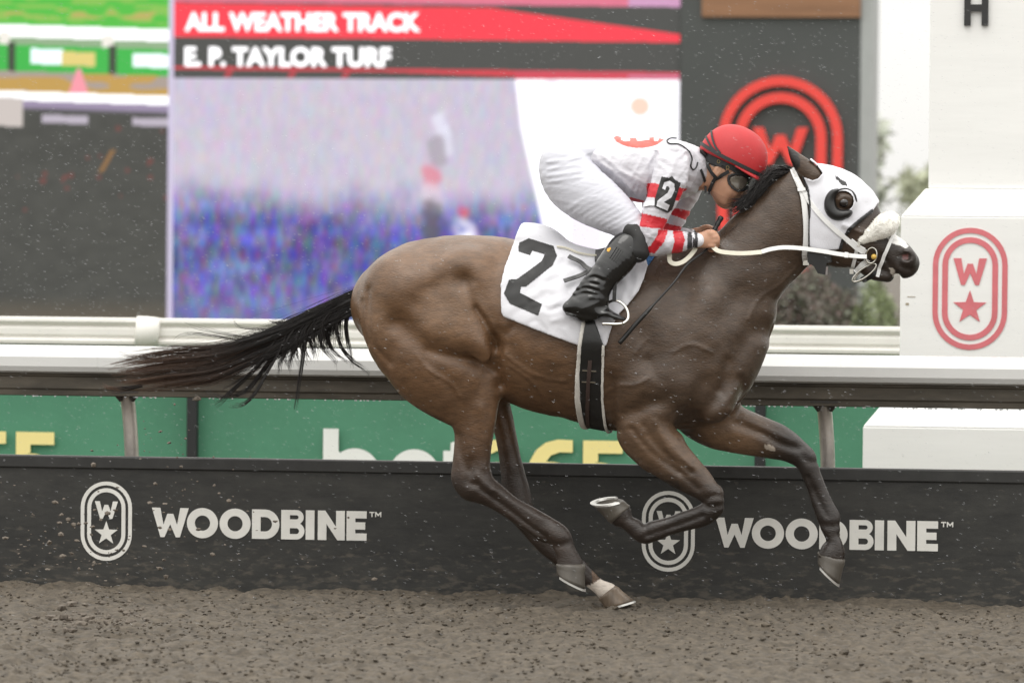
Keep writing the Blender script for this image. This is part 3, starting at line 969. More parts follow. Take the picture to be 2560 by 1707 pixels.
def heading(u, v):
    c = np.repeat(S(62, 62, 60)[None], len(u), 0)
    w = v - (u - 433) * .0088
    grad = sstep(433, 700, u)[:, None]
    red = S(240, 40, 62) * (1 - grad * .1)
    top = np.interp(u, [433, 1230, 1697], [9, 14, 74])
    c = put(c, (w > top) & (w < 94), S(244, 44, 66) * 1.05); c = put(c, (w < 6), S(222, 110, 138))
    c = put(c, (w > 168) & (w < 176 + 8 * sstep(900, 1300, u)), S(205, 48, 64)); c = put(c, (w > 168) & (w < 190) & (u > 1290), S(206, 60, 80))
    c = put(c, (w < 6) & (u > 1570), S(206, 150, 190)); c = put(c, (w > 176) & (w < 184) & (u > 1570), S(206, 120, 150))
    for x in (575, 735, 870): c = put(c, (np.abs(u - x + (w - 180) * .6) < 8) & (w > 174) & (w < 194), S(190, 45, 60), .8)
    return c * (1 + .06 * vn(u, v, 8, 4, 2.))[:, None]


screen_grid('display_panel', 433, 1697, -300, 198, 420, 330, heading, m_led, wall, YS)
m_white = glow('lit lettering', (1, .98, 1), 1.25)
def heads(body, px0, px1, pyt, pyb, bold):
    yy = YS - .012
    text_mesh('lettering', body, m_white, wall, P(px0, pyt, yy)[0], P(px1, pyt, yy)[0], P((px0 + px1) / 2, pyb, yy)[2], P((px0 + px1) / 2, pyt, yy)[2], yy, bold)
heads('ALL WEATHER TRACK', 462, 1052, 32, 80, .040)
heads('E. P. TAYLOR TURF', 462, 978, 118, 168, .040)

# ---- dark sign tower with the red badge
tower = thing('sign_tower', 'dark grey sign tower with big red oval badge beside the video screen', 'sign')
m_slate = plain('slate cladding', (.060, .064, .063), rough=.55, var=.12, scale=1.2)  # base grey raised to imitate rain haze over the tower
m_wood = plain('timber cladding', (.25, .125, .065), rough=.6, var=.25, scale=3, stretch=(.4, 1, 6))
m_conc = plain('grey edge trim', (.36, .37, .37), rough=.6, var=.06)
m_redl = plain('red badge paint', (.80, .060, .048), rough=.45)
x0, x1, x2 = P(1699, 400, YS)[0], P(2148, 400, YS)[0], P(2180, 400, YS)[0]
zt2 = P(1950, 46, YS)[2]; zbt = P(1950, 740, YS)[2]
MB().box(x0 + .002, x1, YS - .05, YS + .8, zbt, zt1).build('body', m_slate, tower)
xw = P(1757, 20, YS)[0]
for k in range(8):
    MB().box(xw, x1 + .004, YS - .09, YS - .052, zt2 + k * .20 + .004, zt2 + k * .20 + .198).build('plank', m_wood, tower, bevel=.004)
MB().box(x1 + .005, x2, YS - .04, YS + .7, zbt - .6, zt1).build('edge_trim', m_conc, tower)
tx, tz = P(1953, 400, YS)[0], P(1953, 441, YS)[2]
thw = (P(2108, 400, YS)[0] - P(1799, 400, YS)[0]) / 2
thh = P(1953, 192, YS)[2] - tz
yy = YS - .10
s_ = thw / 59
flat_shape('badge_ring', [stadium(tx, tz, thw, thh), stadium(tx, tz, thw - 9 * s_, thh - 9 * s_)], m_redl, tower, yy, .04)
flat_shape('badge_ring', [stadium(tx, tz, thw - 15.5 * s_, thh - 15.5 * s_), stadium(tx, tz, thw - 25 * s_, thh - 25 * s_)], m_redl, tower, yy, .04)
wz0, wz1 = P(1953, 412, YS)[2], P(1953, 320, YS)[2]
w_ = (P(2020, 400, YS)[0] - P(1882, 400, YS)[0])
flat_shape('badge_letter', shift(glyph('W', w_, wz1 - wz0), tx - w_ / 2, wz0), m_redl, tower, yy, .04)
flat_shape('badge_star', star(tx, tz - .36, .22), m_redl, tower, yy, .04)

# ---- planting
def leafmass(m, c, rad, n, size, cols, seed=0):
    g = np.random.default_rng(seed)
    for _ in range(n):
        d = g.normal(size=3); d /= np.linalg.norm(d)
        p = np.array(c) + d * np.array(rad) * g.uniform(.35, 1.0) ** .5 * (1 + .25 * math.sin(5 * d[0] + 3 * d[2]))
        a = g.normal(size=3); a /= np.linalg.norm(a); b = np.cross(a, g.normal(size=3)); b /= np.linalg.norm(b)
        s = size * g.uniform(.6, 1.4)
        col = cols[g.integers(len(cols))] * g.uniform(.7, 1.3)
        m.add([p, p + a * s + b * s * .3, p + a * s * 1.9, p + a * s - b * s * .3], [(0, 1, 2, 3)], [tuple(col)] * 4)


m_leaf = plain('leaves', (.06, .1, .03), rough=.6, attr=True)
m_bark = plain('bark', (.20, .175, .15), rough=.9, var=.3)
A_ = np.array
YG = 22.0
def shrub(name, label, px, py0, py1, wpx, cols, n, seed, group=None, Y=YG):
    t = thing(name, label, 'shrub', group)
    a, b = P(px, py0, Y), P(px, py1, Y)
    h = a[2] - b[2]; w = wpx / (FPX / (Y + 20))
    cz = b[2] + h * .5
    m = MB(); leafmass(m, (a[0], Y, cz), (w / 2, .35, h / 2), int(n * 1.8), .032, cols, seed)
    m.build('foliage', m_leaf, t)
    st = MB()
    g = np.random.default_rng(seed)
    for k in range(5):
        x = a[0] + g.uniform(-.15, .15)
        st.tube(spline(A_([(a[0] + g.uniform(-.06, .06), Y, 0), (x, Y + g.uniform(-.1, .1), cz * .6), (x + g.uniform(-.15, .15), Y, cz + h * .2)]), 4), [.018] * 4 + [.012] * 4 + [.006], 6)
    st.build('stems', m_bark, t)
red = [A_((.19, .13, .12)), A_((.17, .15, .12)), A_((.16, .14, .12)), A_((.14, .16, .11))]  # leaf colours lightened to stand in for haze
grn = [A_((.22, .26, .13)), A_((.18, .21, .11)), A_((.27, .31, .17))]  # greens paled, distance haze mixed into the leaf colour
for k, (px, tp, w, lab) in enumerate(((1760, 700, 240, 'wine red shrub partly behind the horse shoulder'), (1905, 690, 240, 'wine red and green shrub just under the dark sign tower'),
                                  (2050, 700, 230, 'brownish red shrub under the right edge of the sign tower'))):
    shrub('flowering_shrub', lab, px, tp - 25, 960, w + 40, red, 4200, 40 + k, 'red shrubs along the turf rail')
shrub('green_shrub', 'bright yellow green shrub left of the finish post', 2190, 690, 960, 130, grn, 1500, 50)
def tree(name, label, px, top, bot, wpx, cols, n, seed, Y):
    t = thing(name, label, 'tree')
    s = FPX / (Y + 20)
    a, b = P(px, top, Y), P(px, bot, Y)
    m = MB(); g = np.random.default_rng(seed)
    for k in range(16):
        f = k / 15
        leafmass(m, (a[0] + g.uniform(-.3, .3) * wpx / s, Y + g.uniform(-.6, .6), b[2] + (a[2] - b[2]) * f), (wpx / s * .34 * (1.1 - .5 * f), .8, (a[2] - b[2]) * .09), n // 16, .09, cols, seed + k)
    m.build('crown', m_leaf, t)
    tr = MB(); tr.tube(spline(A_([(a[0], Y, -.1), (a[0] + .1, Y, b[2]), (a[0] - .05, Y, a[2] - .5)]), 6), np.linspace(.12, .02, 13), 8)
    for k in range(7):
        z = b[2] + (a[2] - b[2]) * (k + .5) / 8; q = g.uniform(0, 6.28)
        tr.tube(spline(A_([(a[0], Y, z - .4), (a[0] + .10 * math.cos(q), Y + .2 * math.sin(q), z - .2), (a[0] + .20 * math.cos(q), Y + .4 * math.sin(q), z)]), 4), np.linspace(.02, .004, 9), 6)
    tr.build('trunk', m_bark, t)
pal = [A_((.42, .45, .37)), A_((.38, .40, .33)), A_((.48, .50, .42))]  # crown colours faded pale as painted haze
tree('young_tree', 'slender pale green tree standing behind the right edge of the sign tower', 2170, 310, 700, 120, pal, 2400, 70, 31)
tree('distant_tree', 'small yellow green tree far off beside the white finish post column', 2300, 440, 620, 90, [A_((.38, .40, .28)), A_((.34, .36, .25))], 1600, 90, 48)  # these greens are faded for haze too
# ================================================================== the horse
HH = 0.0062
horse = thing('horse', 'dark bay racehorse at full gallop with a white blaze and black tail', 'horse')


def build_horse_field(f, legs=True):
    # trunk, rump to chest: top edge, bottom edge, half width
    trunk = pairs(ZS, [
        (958, 705, 950, 832, .12), (990, 655, 978, 870, .19), (1064, 599, 1070, 910, .25), (1166, 588, 1200, 955, .275),
        (1277, 602, 1290, 988, .285), (1380, 628, 1369, 1032, .295), (1470, 650, 1450, 1052, .295), (1560, 652, 1525, 1076, .28),
        (1640, 640, 1605, 1080, .255), (1722, 690, 1690, 1065, .23), (1805, 815, 1770, 1015, .19)], 0.0)
    f.limb(trunk, k=.02, sub=4)
    # withers
    f.limb(pairs(ZS, [(1500, 650, 1500, 800, .12), (1590, 640, 1590, 800, .10), (1670, 628, 1690, 800, .09), (1740, 612, 1780, 760, .08)], 0.0), k=.05)
    # neck, crest to throat
    f.limb(pairs(ZS, [
        (1668, 668, 1885, 915, .165), (1735, 617, 1902, 812, .145), (1800, 577, 1922, 768, .120), (1860, 526, 1946, 728, .102),
        (1925, 476, 1974, 688, .09), (1972, 440, 2004, 655, .083)], 0.0), k=.07)
    # head
    f.limb(pairs(ZS, [
        (1985, 428, 2000, 640, .078), (2035, 413, 2030, 657, .092), (2088, 432, 2074, 660, .098), (2137, 484, 2110, 662, .088),
        (2184, 537, 2150, 662, .072), (2222, 574, 2188, 668, .060), (2250, 597, 2222, 688, .056), (2271, 622, 2250, 694, .058)], 0.0), k=.025)
    f.limb(pairs(ZS, [(2050, 560, 2040, 660, .075), (2110, 600, 2095, 668, .06), (2150, 640, 2140, 673, .045), (2190, 662, 2176, 700, .04), (2222, 674, 2212, 706, .036)], 0.0), k=.012)
    # cheek disc
    for s_ in (-1, 1):
        f.ell(P(2045, 590, s_ * .05), (.10, .045, .11), 0, k=.03)
        f.ell(P(*ZB(1275, 560), s_ * .085), (.045, .025, .035), -.8, k=.03)      # brow
        f.ell(P(*ZB(1785, 1020), s_ * .045), (.036, .024, .038), .3, k=.015)      # nostril rim
        f.crease([ZB(1500, 860), ZB(1380, 800), ZB(1290, 760)], -.006, .014, Y=-.07)
        f.ell(P(*ZB(1770, 1005), s_ * .072), (.026, .026, .021), -.3, k=.006, sub=True)   # nostril
    f.ell(P(*ZB(1705, 1165), 0), (.02, .08, .006), -.35, k=.006, sub=True)      # mouth slit
    # ears
    for s_, o in ((-1, 0), (1, 10)):
        f.limb(pairs(lambda x, y: ZB(x + o, y + o), [(965, 392, 1112, 352, .03), (906, 322, 1050, 302, .028), (868, 242, 962, 237, .022),
                          (846, 178, 893, 182, .012), (834, 140, 846, 144, .004)], s_ * .058), k=.012)
        a = pairs(lambda x, y: ZB(x + o, y + o), [(905, 330, 990, 320, .012), (872, 245, 930, 240, .010), (852, 190, 880, 190, .005)], s_ * .072)
    if not legs: return
    # near hind
    y = -.135
    f.limb(pairs(ZS, [
        (922, 800, 1110, 690, .13, -.10), (922, 872, 1190, 740, .145, -.12), (958, 928, 1232, 806, .14, -.13), (1005, 968, 1242, 868, .115, y),
        (1060, 1003, 1243, 925, .09, y), (1112, 1038, 1241, 990, .068, y), (1131, 1066, 1237, 1045, .058, y), (1134, 1098, 1229, 1105, .05, y),
        (1131, 1155, 1223, 1163, .042, y), (1129, 1200, 1232, 1196, .043, y), (1162, 1230, 1240, 1206, .042, y), (1205, 1252, 1266, 1227, .034, y),
        (1258, 1288, 1300, 1248, .030, y), (1303, 1320, 1343, 1272, .030, y), (1345, 1349, 1385, 1297, .034, y),
        (1372, 1362, 1421, 1325, .038, y), (1388, 1382, 1438, 1372, .034, y), (1393, 1412, 1458, 1410, .040, y)], y), k=.045)
    # far hind
    y = .12
    f.limb(pairs(ZS, [(1130, 750, 1290, 760, .12, .09), (1140, 860, 1290, 880, .11, .12), (1190, 940, 1283, 945, .09, .13)] , y)
           + pairs(ZE, [(320, 80, 502, 78, .07), (390, 250, 532, 245, .055), (425, 400, 564, 390, .045), (440, 540, 594, 530, .042),
                        (455, 680, 632, 662, .042), (470, 800, 655, 770, .042), (505, 880, 650, 815, .036), (590, 975, 690, 890, .030),
                        (690, 1085, 775, 990, .030), (775, 1160, 860, 1085, .033), (850, 1235, 985, 1150, .038), (960, 1300, 1040, 1200, .034),
                        (1040, 1345, 1110, 1272, .036), (1095, 1395, 1200, 1316, .042)], y), k=.045)
    # near fore
    y = -.125
    f.limb(pairs(ZF, [
        (150, 60, 760, -120, .12, -.13), (232, 325, 690, 150, .10), (330, 430, 755, 330, .08), (450, 512, 815, 445, .065), (580, 590, 890, 555, .055), (730, 685, 970, 650, .046),
        (850, 775, 1040, 725, .045), (900, 835, 1066, 800, .046), (885, 862, 1050, 890, .042), (815, 890, 965, 975, .033), (710, 925, 845, 1008, .029),
        (600, 957, 700, 1055, .029), (500, 968, 560, 1115, .033), (432, 985, 468, 1140, .037), (370, 952, 398, 1085, .033),
        (318, 915, 285, 1018, .036), (345, 868, 208, 992, .041)], y), k=.04)
    # far fore
    y = .115
    f.limb(pairs(ZF, [
        (700, 250, 900, -60, .11, .10), (770, 335, 1010, 30, .10), (880, 384, 1135, 98, .08), (1010, 388, 1300, 190, .066), (1180, 412, 1450, 262, .056), (1350, 442, 1580, 318, .05),
        (1480, 472, 1680, 398, .048), (1580, 528, 1752, 485, .048), (1637, 620, 1784, 595, .042), (1688, 750, 1832, 722, .031), (1728, 860, 1885, 855, .030),
        (1762, 950, 1935, 945, .036), (1785, 1010, 1940, 1000, .037), (1822, 1080, 1922, 1080, .033), (1828, 1140, 1950, 1155, .036), (1768, 1202, 1966, 1262, .045)], y), k=.04)
    # muscle masses
    for s_ in (-1, 1):
        near = s_ < 0
        f.ell(P(1640, 960, s_ * .17), (.17, .10, .13), .3, k=.05)               # triceps
        f.ell(P(1740, 830, s_ * .15), (.09, .07, .20), -.35, k=.06)             # shoulder blade front
        f.ell(P(1790, 1000, s_ * .10), (.10, .09, .085), .9, k=.05)              # breast
        f.ell(P(1010, 720, s_ * .16), (.14, .10, .12), -.5, k=.08)              # gluteal
        f.ell(P(1160, 690, s_ * .19), (.10, .07, .09), 0, k=.08)                # point of hip
    f.ell(P(1150, 830, -.235), (.13, .055, .10), -.5, k=.06)                     # thigh bulge
    f.ell(P(1205, 880, -.245), (.055, .035, .075), .2, k=.035)                  # stifle
    f.ell(P(962, 815, -.16), (.075, .07, .13), .15, k=.05)                       # hamstring
    # traced lines between muscles
    C_ = lambda pts, z, a, w, **k: f.crease([z(*p) for p in pts], a * 1.35, w, **k)
    C_([(790, 420), (860, 520), (890, 620), (950, 730), (1000, 830)], ZC, .016, .040, yhi=0)
    C_([(870, 600), (930, 690), (985, 800), (1000, 860)], ZC, .010, .014, yhi=0)
    C_([(850, 470), (905, 600), (980, 720), (1030, 800)], ZC, -.008, .022, yhi=0)
    C_([(1010, 800), (1000, 900), (1005, 1000), (1010, 1090)], ZC, .016, .028, yhi=0)
    C_([(1020, 740), (1080, 760), (1120, 720)], ZC, .005, .015, yhi=0)
    C_([(1060, 800), (1120, 880), (1180, 960)], ZC, .004, .03, yhi=0)
    C_([(360, 700), (500, 830), (640, 890), (800, 915), (920, 960)], ZC, .015, .045, yhi=-.02)
    C_([(560, 880), (720, 920), (880, 960), (960, 1010)], ZC, .006, .02, yhi=-.02)
    C_([(480, 560), (600, 470), (700, 420), (780, 430)], ZC, .011, .045, yhi=-.02)
    C_([(160, 480), (155, 700), (200, 850), (300, 960)], ZC, .005, .014, yhi=-.02)
    C_([(110, 560), (115, 700), (150, 840)], ZC, .004, .012, yhi=-.02)
    C_([(430, 720), (560, 640), (700, 620), (860, 690)], ZC, .005, .05, yhi=-.02)
    C_([(690, 1290), (720, 1180), (680, 1060), (560, 960)], ZC, .007, .030, yhi=-.02)
    C_([(960, 1000), (880, 1120), (800, 1250)], ZC, .004, .03, yhi=-.02)
    C_([(600, 560), (680, 760), (740, 900), (700, 1040)], ZD, .009, .055, yhi=-.05)
    C_([(640, 760), (700, 880), (690, 960)], ZD, .006, .02, yhi=-.05)
    C_([(800, 260), (900, 420), (960, 600), (1040, 700)], ZD, .006, .05, yhi=-.05)
    C_([(850, 600), (900, 760), (860, 900), (780, 1000)], ZD, .006, .04, yhi=-.05)
    C_([(1440, 520), (1310, 640), (1240, 800), (1180, 950), (1130, 1050)], ZD, .013, .040, yhi=.0)
    C_([(1200, 760), (1170, 880), (1140, 980)], ZD, .007, .014, yhi=.0)
    C_([(1290, 900), (1300, 980), (1230, 1080)], ZD, .006, .018, yhi=.0)
    C_([(1150, 1010), (1060, 1110), (940, 1180), (850, 1230)], ZD, .010, .03, yhi=.0)
    C_([(560, 1130), (680, 1060), (850, 1120), (850, 1200)], ZD, .007, .035, yhi=-.03)
    C_([(420, 1170), (560, 1100), (700, 1060), (860, 1000)], ZD, .006, .03, yhi=-.03)
    C_([(960, 330), (1060, 430), (1180, 420), (1300, 260)], ZD, .008, .06, yhi=-.02)
    C_([(380, 900), (370, 1100), (400, 1260)], ZD, .012, .030, yhi=-.05)
    for o in (0, 1):                                                             # forearm cords
        C_([(620 - 90 * o, 1230 + 20 * o), (770 - 90 * o, 1430), (950 - 90 * o, 1570)], ZD, .007, .013, yhi=-.02, Y=-.17)
    C_([(700, 1200), (830, 1400), (960, 1530)], ZD, -.006, .014, yhi=-.02, Y=-.17)
    C_([(640, 230), (800, 450), (990, 700)], ZF, .006, .013, yhi=-.02, Y=-.17)
    C_([(480, 330), (640, 520), (860, 730)], ZF, .006, .013, yhi=-.02, Y=-.17)
    C_([(930, 800), (1000, 780), (1050, 800)], ZF, .005, .012, yhi=-.02, Y=-.17)
    C_([(930, 870), (1000, 860), (1040, 850)], ZF, .006, .013, yhi=-.02, Y=-.17)
    C_([(900, 930), (740, 990), (560, 1050), (480, 1080)], ZF, .006, .011, yhi=-.02, Y=-.15)
    C_([(450, 1000), (470, 1060), (440, 1110)], ZF, .004, .012, yhi=-.02, Y=-.15)
    C_([(440, 650), (560, 880), (760, 990)], ZE, .0, .012, yhi=-.02, Y=-.17)
    C_([(330, 690), (480, 800), (640, 920), (750, 1000)], ZE, .006, .011, yhi=-.02, Y=-.15)
    C_([(420, 690), (560, 790), (720, 880)], ZE, -.004, .012, yhi=-.02, Y=-.15)
    C_([(760, 1030), (820, 1050), (880, 1040)], ZE, .006, .016, yhi=-.02, Y=-.15)
    C_([(260, 500), (250, 580), (240, 640), (300, 660)], ZE, .007, .014, yhi=-.02, Y=-.17)
    C_([(170, 330), (190, 450), (230, 560)], ZE, .007, .016, yhi=-.02, Y=-.17)
    C_([(330, 150), (350, 350), (340, 540)], ZE, -.005, .020, yhi=-.02, Y=-.17)
    C_([(300, 590), (340, 640), (400, 690)], ZE, -.005, .014, yhi=-.02, Y=-.17)
    C_([(1150, 240), (1350, 320), (1480, 390), (1620, 430)], ZF, .008, .016, ylo=-.02, Y=.06)
    C_([(1200, 180), (1400, 280), (1580, 360)], ZF, -.004, .016, ylo=-.02, Y=.06)
    C_([(1650, 480), (1690, 520), (1740, 530)], ZF, .005, .014, ylo=-.02, Y=.08)
    C_([(1690, 640), (1760, 800), (1830, 930)], ZF, .006, .011, ylo=-.02, Y=.08)
    C_([(1800, 1000), (1860, 1010), (1920, 1000)], ZF, .005, .014, ylo=-.02, Y=.08)
    C_([(960, 500), (985, 760), (960, 1010)], ZB, .009, .03)
    C_([(900, 1090), (700, 1000), (600, 1100), (560, 1300)], ZB, .006, .06, yhi=-.02)
    C_([(800, 700), (640, 900), (480, 1200)], ZB, -.005, .07, yhi=-.02)
    C_([(1400, 700), (1300, 830), (1280, 960)], ZB, .004, .02)
    C_([(1690, 1000), (1710, 1080), (1780, 1110)], ZB, .006, .012)
    C_([(1560, 1000), (1620, 1080), (1690, 1150)], ZB, .005, .010)
    C_([(1240, 620), (1290, 640), (1350, 610)], ZB, .006, .010)
    C_([(1225, 560), (1280, 535), (1330, 550)], ZB, -.006, .010)
    # veins standing out under the wet skin
    for z, pts in ((ZD, [(330, 1000), (420, 940), (560, 930), (660, 880)]), (ZD, [(560, 700), (600, 640), (640, 600)]), (ZC, [(1060, 900), (1200, 1010), (1330, 1060), (1450, 1080)]),
                   (ZC, [(1100, 980), (1230, 1080), (1300, 1180)]), (ZC, [(480, 900), (560, 1000), (700, 1090), (760, 1180)]), (ZF, [(560, 300), (640, 450), (760, 600)]),
                   (ZB, [(520, 1500), (600, 1340), (760, 1230), (880, 1100)]), (ZD, [(820, 700), (960, 640), (1100, 700)])):
        C_(pts, z, -.0035, .007, yhi=-.02)
    # soft unevenness of the skin
    q = (slice(None),) * 3
    X, Y, Z = f.grid(q)
    if HH < .02:
        m_ = np.abs(f.d) < .03
        ii = np.argwhere(m_)
        x_, y_, z_ = f.ax[0][ii[:, 0]], f.ax[1][ii[:, 1]], f.ax[2][ii[:, 2]]
        f.d[m_] += .0035 * vnoise(x_ * 9 + z_ * 4, y_ * 9, z_ * 9 - x_ * 3) + .0016 * vnoise(x_ * 24 + 5, y_ * 24, z_ * 24)


lo = np.array([P(870, 900, 0)[0], -.40, -.03]); hi = np.array([P(2310, 600, 0)[0], .40, P(1900, 340)[2]])
HF = Field(lo, hi, HH)
build_horse_field(HF)
HFd = HF.d.copy()
hv, hf = HF.mesh(2)


def horse_colours(v):
    px = PIX(v)
    n1 = vnoise(v[:, 0] * 5, v[:, 1] * 5, v[:, 2] * 5) * .5 + vnoise(v[:, 0] * 14, v[:, 1] * 14, v[:, 2] * 14) * .3
    brown = np.array([.124, .067, .034]); dark = np.array([.060, .039, .026]); black = np.array([.017, .0135, .012])
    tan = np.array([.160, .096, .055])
    x, y = px[:, 0], px[:, 1]
    c = np.repeat(brown[None], len(v), 0)
    def mix(c, k, t): return c * (1 - t[:, None]) + k * t[:, None]
    st = lambda a, b, q: np.clip((q - a) / (b - a), 0, 1) ** 2 * (3 - 2 * np.clip((q - a) / (b - a), 0, 1))
    c = mix(c, dark, st(1300, 1700, x) * .95)
    # lower legs run to black
    hind = x < 1480
    lg = np.where(hind, st(1020, 1220, y + (x - 1180) * .10), 0)
    foreN = (v[:, 1] < 0) & (x > 1380) & (y > 1000)
    foreF = (v[:, 1] > 0) & (x > 1640) & (y > 1000)
    lg = np.where(foreN & ~hind, st(1120, 1290, y), lg)
    lg = np.where(foreN & (x < 1700) & (y > 1200), np.maximum(lg, st(1150, 1230, y)), lg)
    lg = np.where(foreF, np.maximum(st(1850, 2000, x), 0), lg)
    c = np.where((foreF & (x > 1700))[:, None], mix(c, tan, (1 - st(1850, 1960, x)) * .8 * st(1000, 1090, y) * st(1700, 1800, x)), c)
    c = np.where(foreN[:, None], mix(c, tan, .45 * (1 - lg) * st(1000, 1110, y) * st(1500, 1600, x)), c)
    c = mix(c, black, lg * .88)
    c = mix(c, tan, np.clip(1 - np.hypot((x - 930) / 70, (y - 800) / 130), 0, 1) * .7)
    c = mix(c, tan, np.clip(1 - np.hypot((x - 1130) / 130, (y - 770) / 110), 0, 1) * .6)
    # muzzle and ear insides
    c = mix(c, black, st(2130, 2230, x) * .8)
    ear = inpoly(px, [ZB(*p) for p in [(825, 120), (935, 210), (945, 300), (900, 350), (850, 250)]])
    c[ear] = black * .7
    c *= (1 + .38 * n1)[:, None]
    white = np.array([.72, .71, .69])
    blaze = inpoly(px, [ZJ(*p) for p in [(1330, 520), (1480, 610), (1640, 820), (1590, 850), (1530, 815), (1480, 800), (1400, 780), (1330, 740), (1240, 700)]])
    c[blaze & (np.abs(v[:, 1]) < .05)] = white
    sock = (v[:, 1] > .04) & inpoly(px, [ZE(*p) for p in [(1095, 1270), (1060, 1300), (1000, 1320), (1010, 1420), (1230, 1420), (1230, 1300), (1180, 1280)]])
    c[sock] = np.array([.62, .55, .48])
    ch = inpoly(px, [ZF(*p) for p in [(1355, 400), (1400, 395), (1440, 420), (1440, 445), (1400, 442), (1365, 425)]]) & (v[:, 1] > 0)
    c[ch] = np.array([.34, .29, .24])
    pinkn = inpoly(px, [ZB(*p) for p in [(1735, 1000), (1790, 985), (1795, 1025), (1750, 1035)]])
    c[pinkn] = np.array([.10, .035, .032])
    lip = inpoly(px, [ZJ(*p) for p in [(1340, 1140), (1390, 1140), (1440, 1190), (1450, 1290), (1420, 1310), (1370, 1230)]])
    c[lip] = np.array([.42, .38, .33])
    return c


m_coat = plain('wet bay coat', (.1, .07, .05), rough=.37, attr=True, var=.34, scale=34, bump=.0019, bscale=130, stretch=(.55, 1, 1.6), spec=.48, rot=.35, rvar=.13)
hc = horse_colours(hv)
horse_body = mesh_obj('body', hv, hf, m_coat, horse, True, hc)
HBVH = BVHTree.FromPolygons([tuple(q) for q in hv.tolist()], [tuple(q) for q in hf.tolist()])


def on_horse(px, off=.004, bvh=None, fallback=None):
    """where the sight line of a traced pixel meets the coat"""
    o = Vector(CAM); d = Vector(RAY(*px))
    h = (bvh or HBVH).ray_cast(o, d)
    if h[0] is None:
        p = P(*px, 0) if fallback is None else P(*px, fallback)
        return p, np.array([0, -1.0, 0])
    return np.array(h[0]) + np.array(h[1]) * off, np.array(h[1])


# hooves with their shoes
m_hoof = plain('horn', (.085, .075, .062), rough=.4, var=.35, scale=14, bump=.001, bscale=80, stretch=(1, 1, .3))
m_hoof2 = plain('striped horn', (.14, .105, .075), rough=.4, var=.6, scale=9, bump=.001, bscale=80, stretch=(3, 1, .3))
m_shoe = plain('aluminium shoe', (.62, .61, .58), rough=.35, metal=.6, var=.15)


def hoof(z, cb, cf, toe, heel, y, mat, wc=.045, ws=.060, tilt=0.0):
    """coronet back, coronet front, toe, heel traced in the picture"""
    cb, cf, toe, heel = (P(*z(*q), y) for q in (cb, cf, toe, heel))
    m = MB(); n = 20; rings = 7
    ud = (cb + cf) / 2 - (heel + toe) / 2; ud /= np.linalg.norm(ud)
    LAT = np.array([0, 1, 0]) - tilt * ud; LAT /= np.linalg.norm(LAT)
    lev = []
    for r in range(rings):
        t = r / (rings - 1)
        b = cb * (1 - t) + heel * t; f = cf * (1 - t) + toe * t
        w = wc * (1 - t) + ws * t
        bulge = 1 + .05 * math.sin(math.pi * min(1, t * 3)) if t < .34 else 1
        c = (b + f) / 2; ax = (f - b) / 2
        ring = []
        for k in range(n):
            a = 2 * math.pi * k / n
            ca, sa = math.cos(a), math.sin(a)
            ww = w * (1 if ca > -.2 else 1 - .25 * (-.2 - ca))
            ring.append(c + ax * ca * bulge + (np.array([0, 1, 0]) * (1 - t) + LAT * t) * ww * sa * bulge)
        lev.append(ring)
    vs = [q for r in lev for q in r]
    fs = [(i * n + k, i * n + (k + 1) % n, (i + 1) * n + (k + 1) % n, (i + 1) * n + k) for i in range(rings - 1) for k in range(n)]
    # concave sole
    c = (heel + toe) / 2
    up = (cb + cf) / 2 - c; up /= np.linalg.norm(up)
    b0 = len(vs)
    for k in range(n): vs.append(c + (lev[-1][k] - c) * .78)
    for k in range(n): vs.append(c + (lev[-1][k] - c) * .62 + up * .012)
    vs.append(c + up * .014)
    for k in range(n):
        k2 = (k + 1) % n
        fs.append(((rings - 1) * n + k, (rings - 1) * n + k2, b0 + k2, b0 + k))
        fs.append((b0 + k, b0 + k2, b0 + n + k2, b0 + n + k))
        fs.append((b0 + n + k, b0 + n + k2, b0 + 2 * n))
    fs.append(tuple(range(n))[::-1])
    ho = mesh_obj('hoof', vs, fs, mat, horse, True)
    sh = MB(); ang = [k for k in np.linspace(-2.35, 2.35, 25)]
    ax = (toe - heel) / 2
    outer, inner = [], []
    for a in ang:
        e = ax * math.cos(a) + LAT * ws * math.sin(a)
        outer.append(c + e * 1.03); inner.append(c + e * .74)
    vs = []; fs = []
    for o, i in zip(outer, inner):
        vs += [o - up * .001, i - up * .001, i - up * .010, o - up * .010]
    for q in range(len(ang) - 1):
        for k in range(4): fs.append((q * 4 + k, q * 4 + (k + 1) % 4, q * 4 + 4 + (k + 1) % 4, q * 4 + 4 + k))
    fs += [(3, 2, 1, 0), tuple(range(len(vs) - 4, len(vs)))]
    mesh_obj('horseshoe', vs, fs, m_shoe, ho, False)
    return ho


hoof(ZE, (812, 1172), (998, 1174), (1001, 1338), (815, 1238), -.135, m_hoof)
hoof(ZE, (1090, 1398), (1200, 1314), (1320, 1412), (1130, 1466), .12, m_hoof2)
hoof(ZF, (350, 862), (206, 992), (62, 850), (300, 815), -.125, m_hoof, tilt=.30)
hoof(ZF, (1764, 1200), (1968, 1262), (1925, 1448), (1762, 1290), .115, m_hoof)

# eyes
m_eye = plain('dark eye', (.012, .009, .008), rough=.08, coat=1.0)
for s_ in (-1, 1):
    p, nn = on_horse(ZB(1285, 588), off=-.012)
    if s_ > 0: p = p * np.array([1, -1, 1])
    b = bmesh.new(); bmesh.ops.create_uvsphere(b, u_segments=20, v_segments=12, radius=.021)
    me = bpy.data.meshes.new('eye'); b.to_mesh(me); b.free()
    me.polygons.foreach_set('use_smooth', np.ones(len(me.polygons), bool)); me.materials.append(m_eye)
    o = link(bpy.data.objects.new('eye', me), horse); o.location = p

# ---------------- hair
m_hair = plain('black hair', (.02, .017, .015), rough=.38, attr=True, spec=.5)


